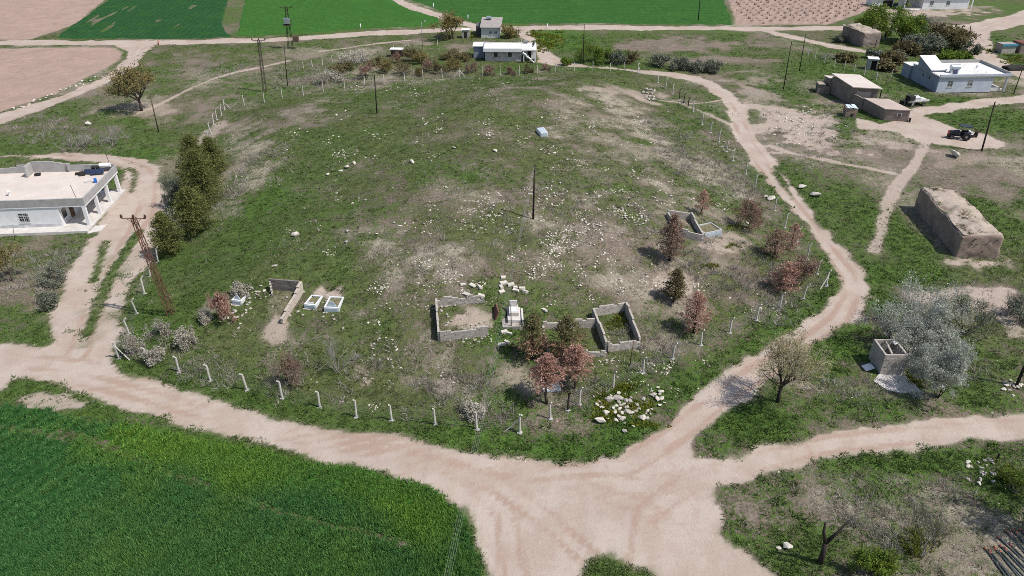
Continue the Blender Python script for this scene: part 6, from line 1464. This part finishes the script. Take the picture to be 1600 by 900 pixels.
for i, (px, py, w_, h_, lm, lab) in enumerate([(918,97,34,36,1,"fresh green willow-like bush at the foot of the roadside pole"),(944,99,28,28,1,"fresh green bush right of the roadside pole"),(966,100,24,22,0,"grey olive shrub, first right of the green bushes"),(985,98,22,22,2,"brownish-green shrub, second right of the green bushes"),(1030,104,26,20,0,"dark grey-green round shrub at the middle of the olive row"),(1062,108,28,20,0,"grey-green round shrub, third from the right of the olive row"),(1090,111,28,18,0,"grey-green round shrub, second from the right of the olive row"),(1114,113,24,20,0,"grey-green round shrub at the right end of the olive row"),(885,101,16,12,1,"low dark green bush beside the house path")]):
    tr("olive_shrub", lab, (px, py), w_, py - h_, M_BARKD, (L_GRY, L_GRN, L_ORC)[lm], "shrub", dens=.75, leaf=.18, seed=130 + i, cat="shrub")
for i, (px, py, w_, h_, lm, lab) in enumerate([(1383,58,62,56,1,"big fresh green tree right of the mud barn"),(1408,66,50,44,1,"green tree just right of the biggest one by the barn"),(1360,44,40,24,1,"low green tree peeping over the mud barn"),(1432,80,44,26,0,"silvery olive shrub in front of the green trees"),(1452,82,44,28,0,"silvery olive shrub right of centre in the far orchard"),(1412,84,30,20,2,"brown shrub at the left front of the far orchard"),(1470,72,40,34,2,"brownish budding tree in the far orchard"),(1490,80,44,36,2,"brownish tree at the right of the far orchard"),(1455,50,24,32,3,"thin bare tree at the back of the far orchard"),(1435,48,34,24,0,"grey-green tree at the back of the far orchard"),(1510,84,34,24,0,"grey-green shrub by the far right road bend"),(1480,96,34,16,1,"low lime green bush behind the blue house"),(1500,92,20,12,1,"small lime bush at the road bend behind the blue house"),(1395,98,30,18,2,"brown shrub between outhouse and blue house"),(1380,108,24,14,2,"low brown shrub right of the outhouse"),(1320,95,24,12,2,"low brown brush in the fenced plot"),(1290,92,24,14,3,"grey brush at the left of the fenced plot"),(1312,66,16,12,0,"grey shrub before the dark side of the mud barn"),(1370,92,20,14,0,"grey shrub behind the outhouse"),(1402,94,26,14,0,"grey olive shrub left of the blue house stair")]):
    tr("orchard_tree", lab, (px, py), w_, py - h_, M_BARKD, (L_GRY, L_GRN, L_ORC, L_DRY)[lm], "broad" if h_ > 30 and lm != 3 else ("bare" if lm == 3 else "shrub"), dens=(0 if lm == 3 else (1.7 if lm == 1 else 1.0)), clear=.15, leaf=.27, seed=150 + i, cat="tree" if h_ > 20 else "shrub")
# foreground right
x, y, z = at1(1281, 880); t = thing("dead_tree", (x, y, z), 0, "dead dark tree with a forked trunk in the right foreground", "tree")
d1, d2, d3 = above((1281,880), (1290,848)) - [x, y, z], above((1281,880), (1290,815)) - [x, y, z], above((1281,880), (1331,810)) - [x, y, z]
MB().tube([(0, 0, -.2), d1 * .5 + [.03, 0, 0], d1], [.22, .19, .17], 9).build("trunk", M_BARKD, t, True); b1 = MB().tube([d1, d1 * .5 + d2 * .5 + [-.12, 0, 0], d2], [.14, .11, .05], 7).build("limb", M_BARKD, t, True); b2 = MB().tube([d1, d1 * .6 + d3 * .4 + [.05, 0, -.05], d3], [.16, .10, .03], 7).build("limb", M_BARKD, t, True)
tw, tips = MB(), []; RNG = np.random.default_rng(4); random.seed(4)
for p in (d2, d3, d3 * .8 + d1 * .2): [grow(tw, p, (random.gauss(.2, .5), random.gauss(0, .5), .6), .8, .02, 1, tips) for k in range(3)]
tw.build("twigs", M_TWIG, t, kind="stuff")
tr("sapling", "lime-leaved sapling in the right foreground", (1440,872), 56, 806, M_TWIG, L_GRN, "shrub", dens=.22, leaf=.09, seed=81); tr("green_bush", "dense yellow-green bush at the bottom edge right of the dead tree", (1368,905), 62, 868, M_BARKD, L_GRN, "shrub", dens=1.6, leaf=.12, seed=82, cat="shrub")
tr("thorn_bush", "dry thorn scrub beside the rubble heap above the pipes", (1580,765), 46, 728, M_TWIG, L_GRN, "shrub", dens=.4, leaf=.11, seed=83, cat="shrub"); tr("shade_tree", "broad tree just outside the right edge whose shade falls beside the pipes", (1668,840), 110, 700, M_BARKD, L_GRY, "broad", dens=1.2, clear=.25, leaf=.16, seed=84)
tr("grey_shrub", "grey dead shrub between the stone heap and the fence", (560,880), 10, 876, M_TWIG, L_DRY, "bare", dens=0, seed=85, cat="shrub") if False else None
# irrigation pipes stacked side by side
def pipe(a, b, i, lab, grp):
    A, B = np.array(at1(*a)), np.array(at1(*b)); A[2] += .09; B[2] += .09; o = thing("irrigation_pipe", tuple(A), 0, lab, "pipe", grp); d = B - A
    MB().tube([(0, 0, 0), d], .06, 8).build("tube", M_PIPE, o, True); MB().tube([d * .0 - unit(d) * .02, unit(d) * .16], .078, 8).build("collar", M_CAP, o, True)
for k in range(10): f = k / 9; pipe((1538 + 36 * f + (k % 2) * 3, 857 - 6 * f + (k % 3) * 4), (1590 + 58 * f, 928 - 4 * f), k, "dark irrigation pipe in the near bundle, %s from the left" % ORD[k], "near bundle of irrigation pipes")
for k in range(9): f = k / 8; pipe((1570 + 46 * f, 830 - 5 * f + (k % 2) * 5), (1622 + 46 * f, 890 - 4 * f), k, "dark irrigation pipe in the far bundle, %s from the left" % ORD[k], "far bundle of irrigation pipes")
pipe((1558,840), (1618,895), 0, "single thick pipe lying loose between the two pipe bundles", None)
# vines in the far plot
vt = [tuft("vine_stock", inst_mat("vine_stock_wood", .3, .95, 0), 16, .7, .35, .10, .25, s) for s in (41, 42)]
vx, vy = np.meshgrid(np.arange(30, 125, 2.6), np.arange(195, 262, 3.4)); vx = vx.ravel() + RNG.normal(0, .2, vx.size); vy = vy.ravel() + RNG.normal(0, .2, vy.size); k = poly_sd(vx, vy, F["vine"]) < -1.5
scatter("vine_stocks", "rows of low bare vine stocks in the far plot at the top", "vines", np.stack([vx[k], vy[k], hz(vx[k], vy[k])], 1), RNG.uniform(.7, 1.3, k.sum()), np.tile([.16, .13, .10], (k.sum(), 1)), vt)
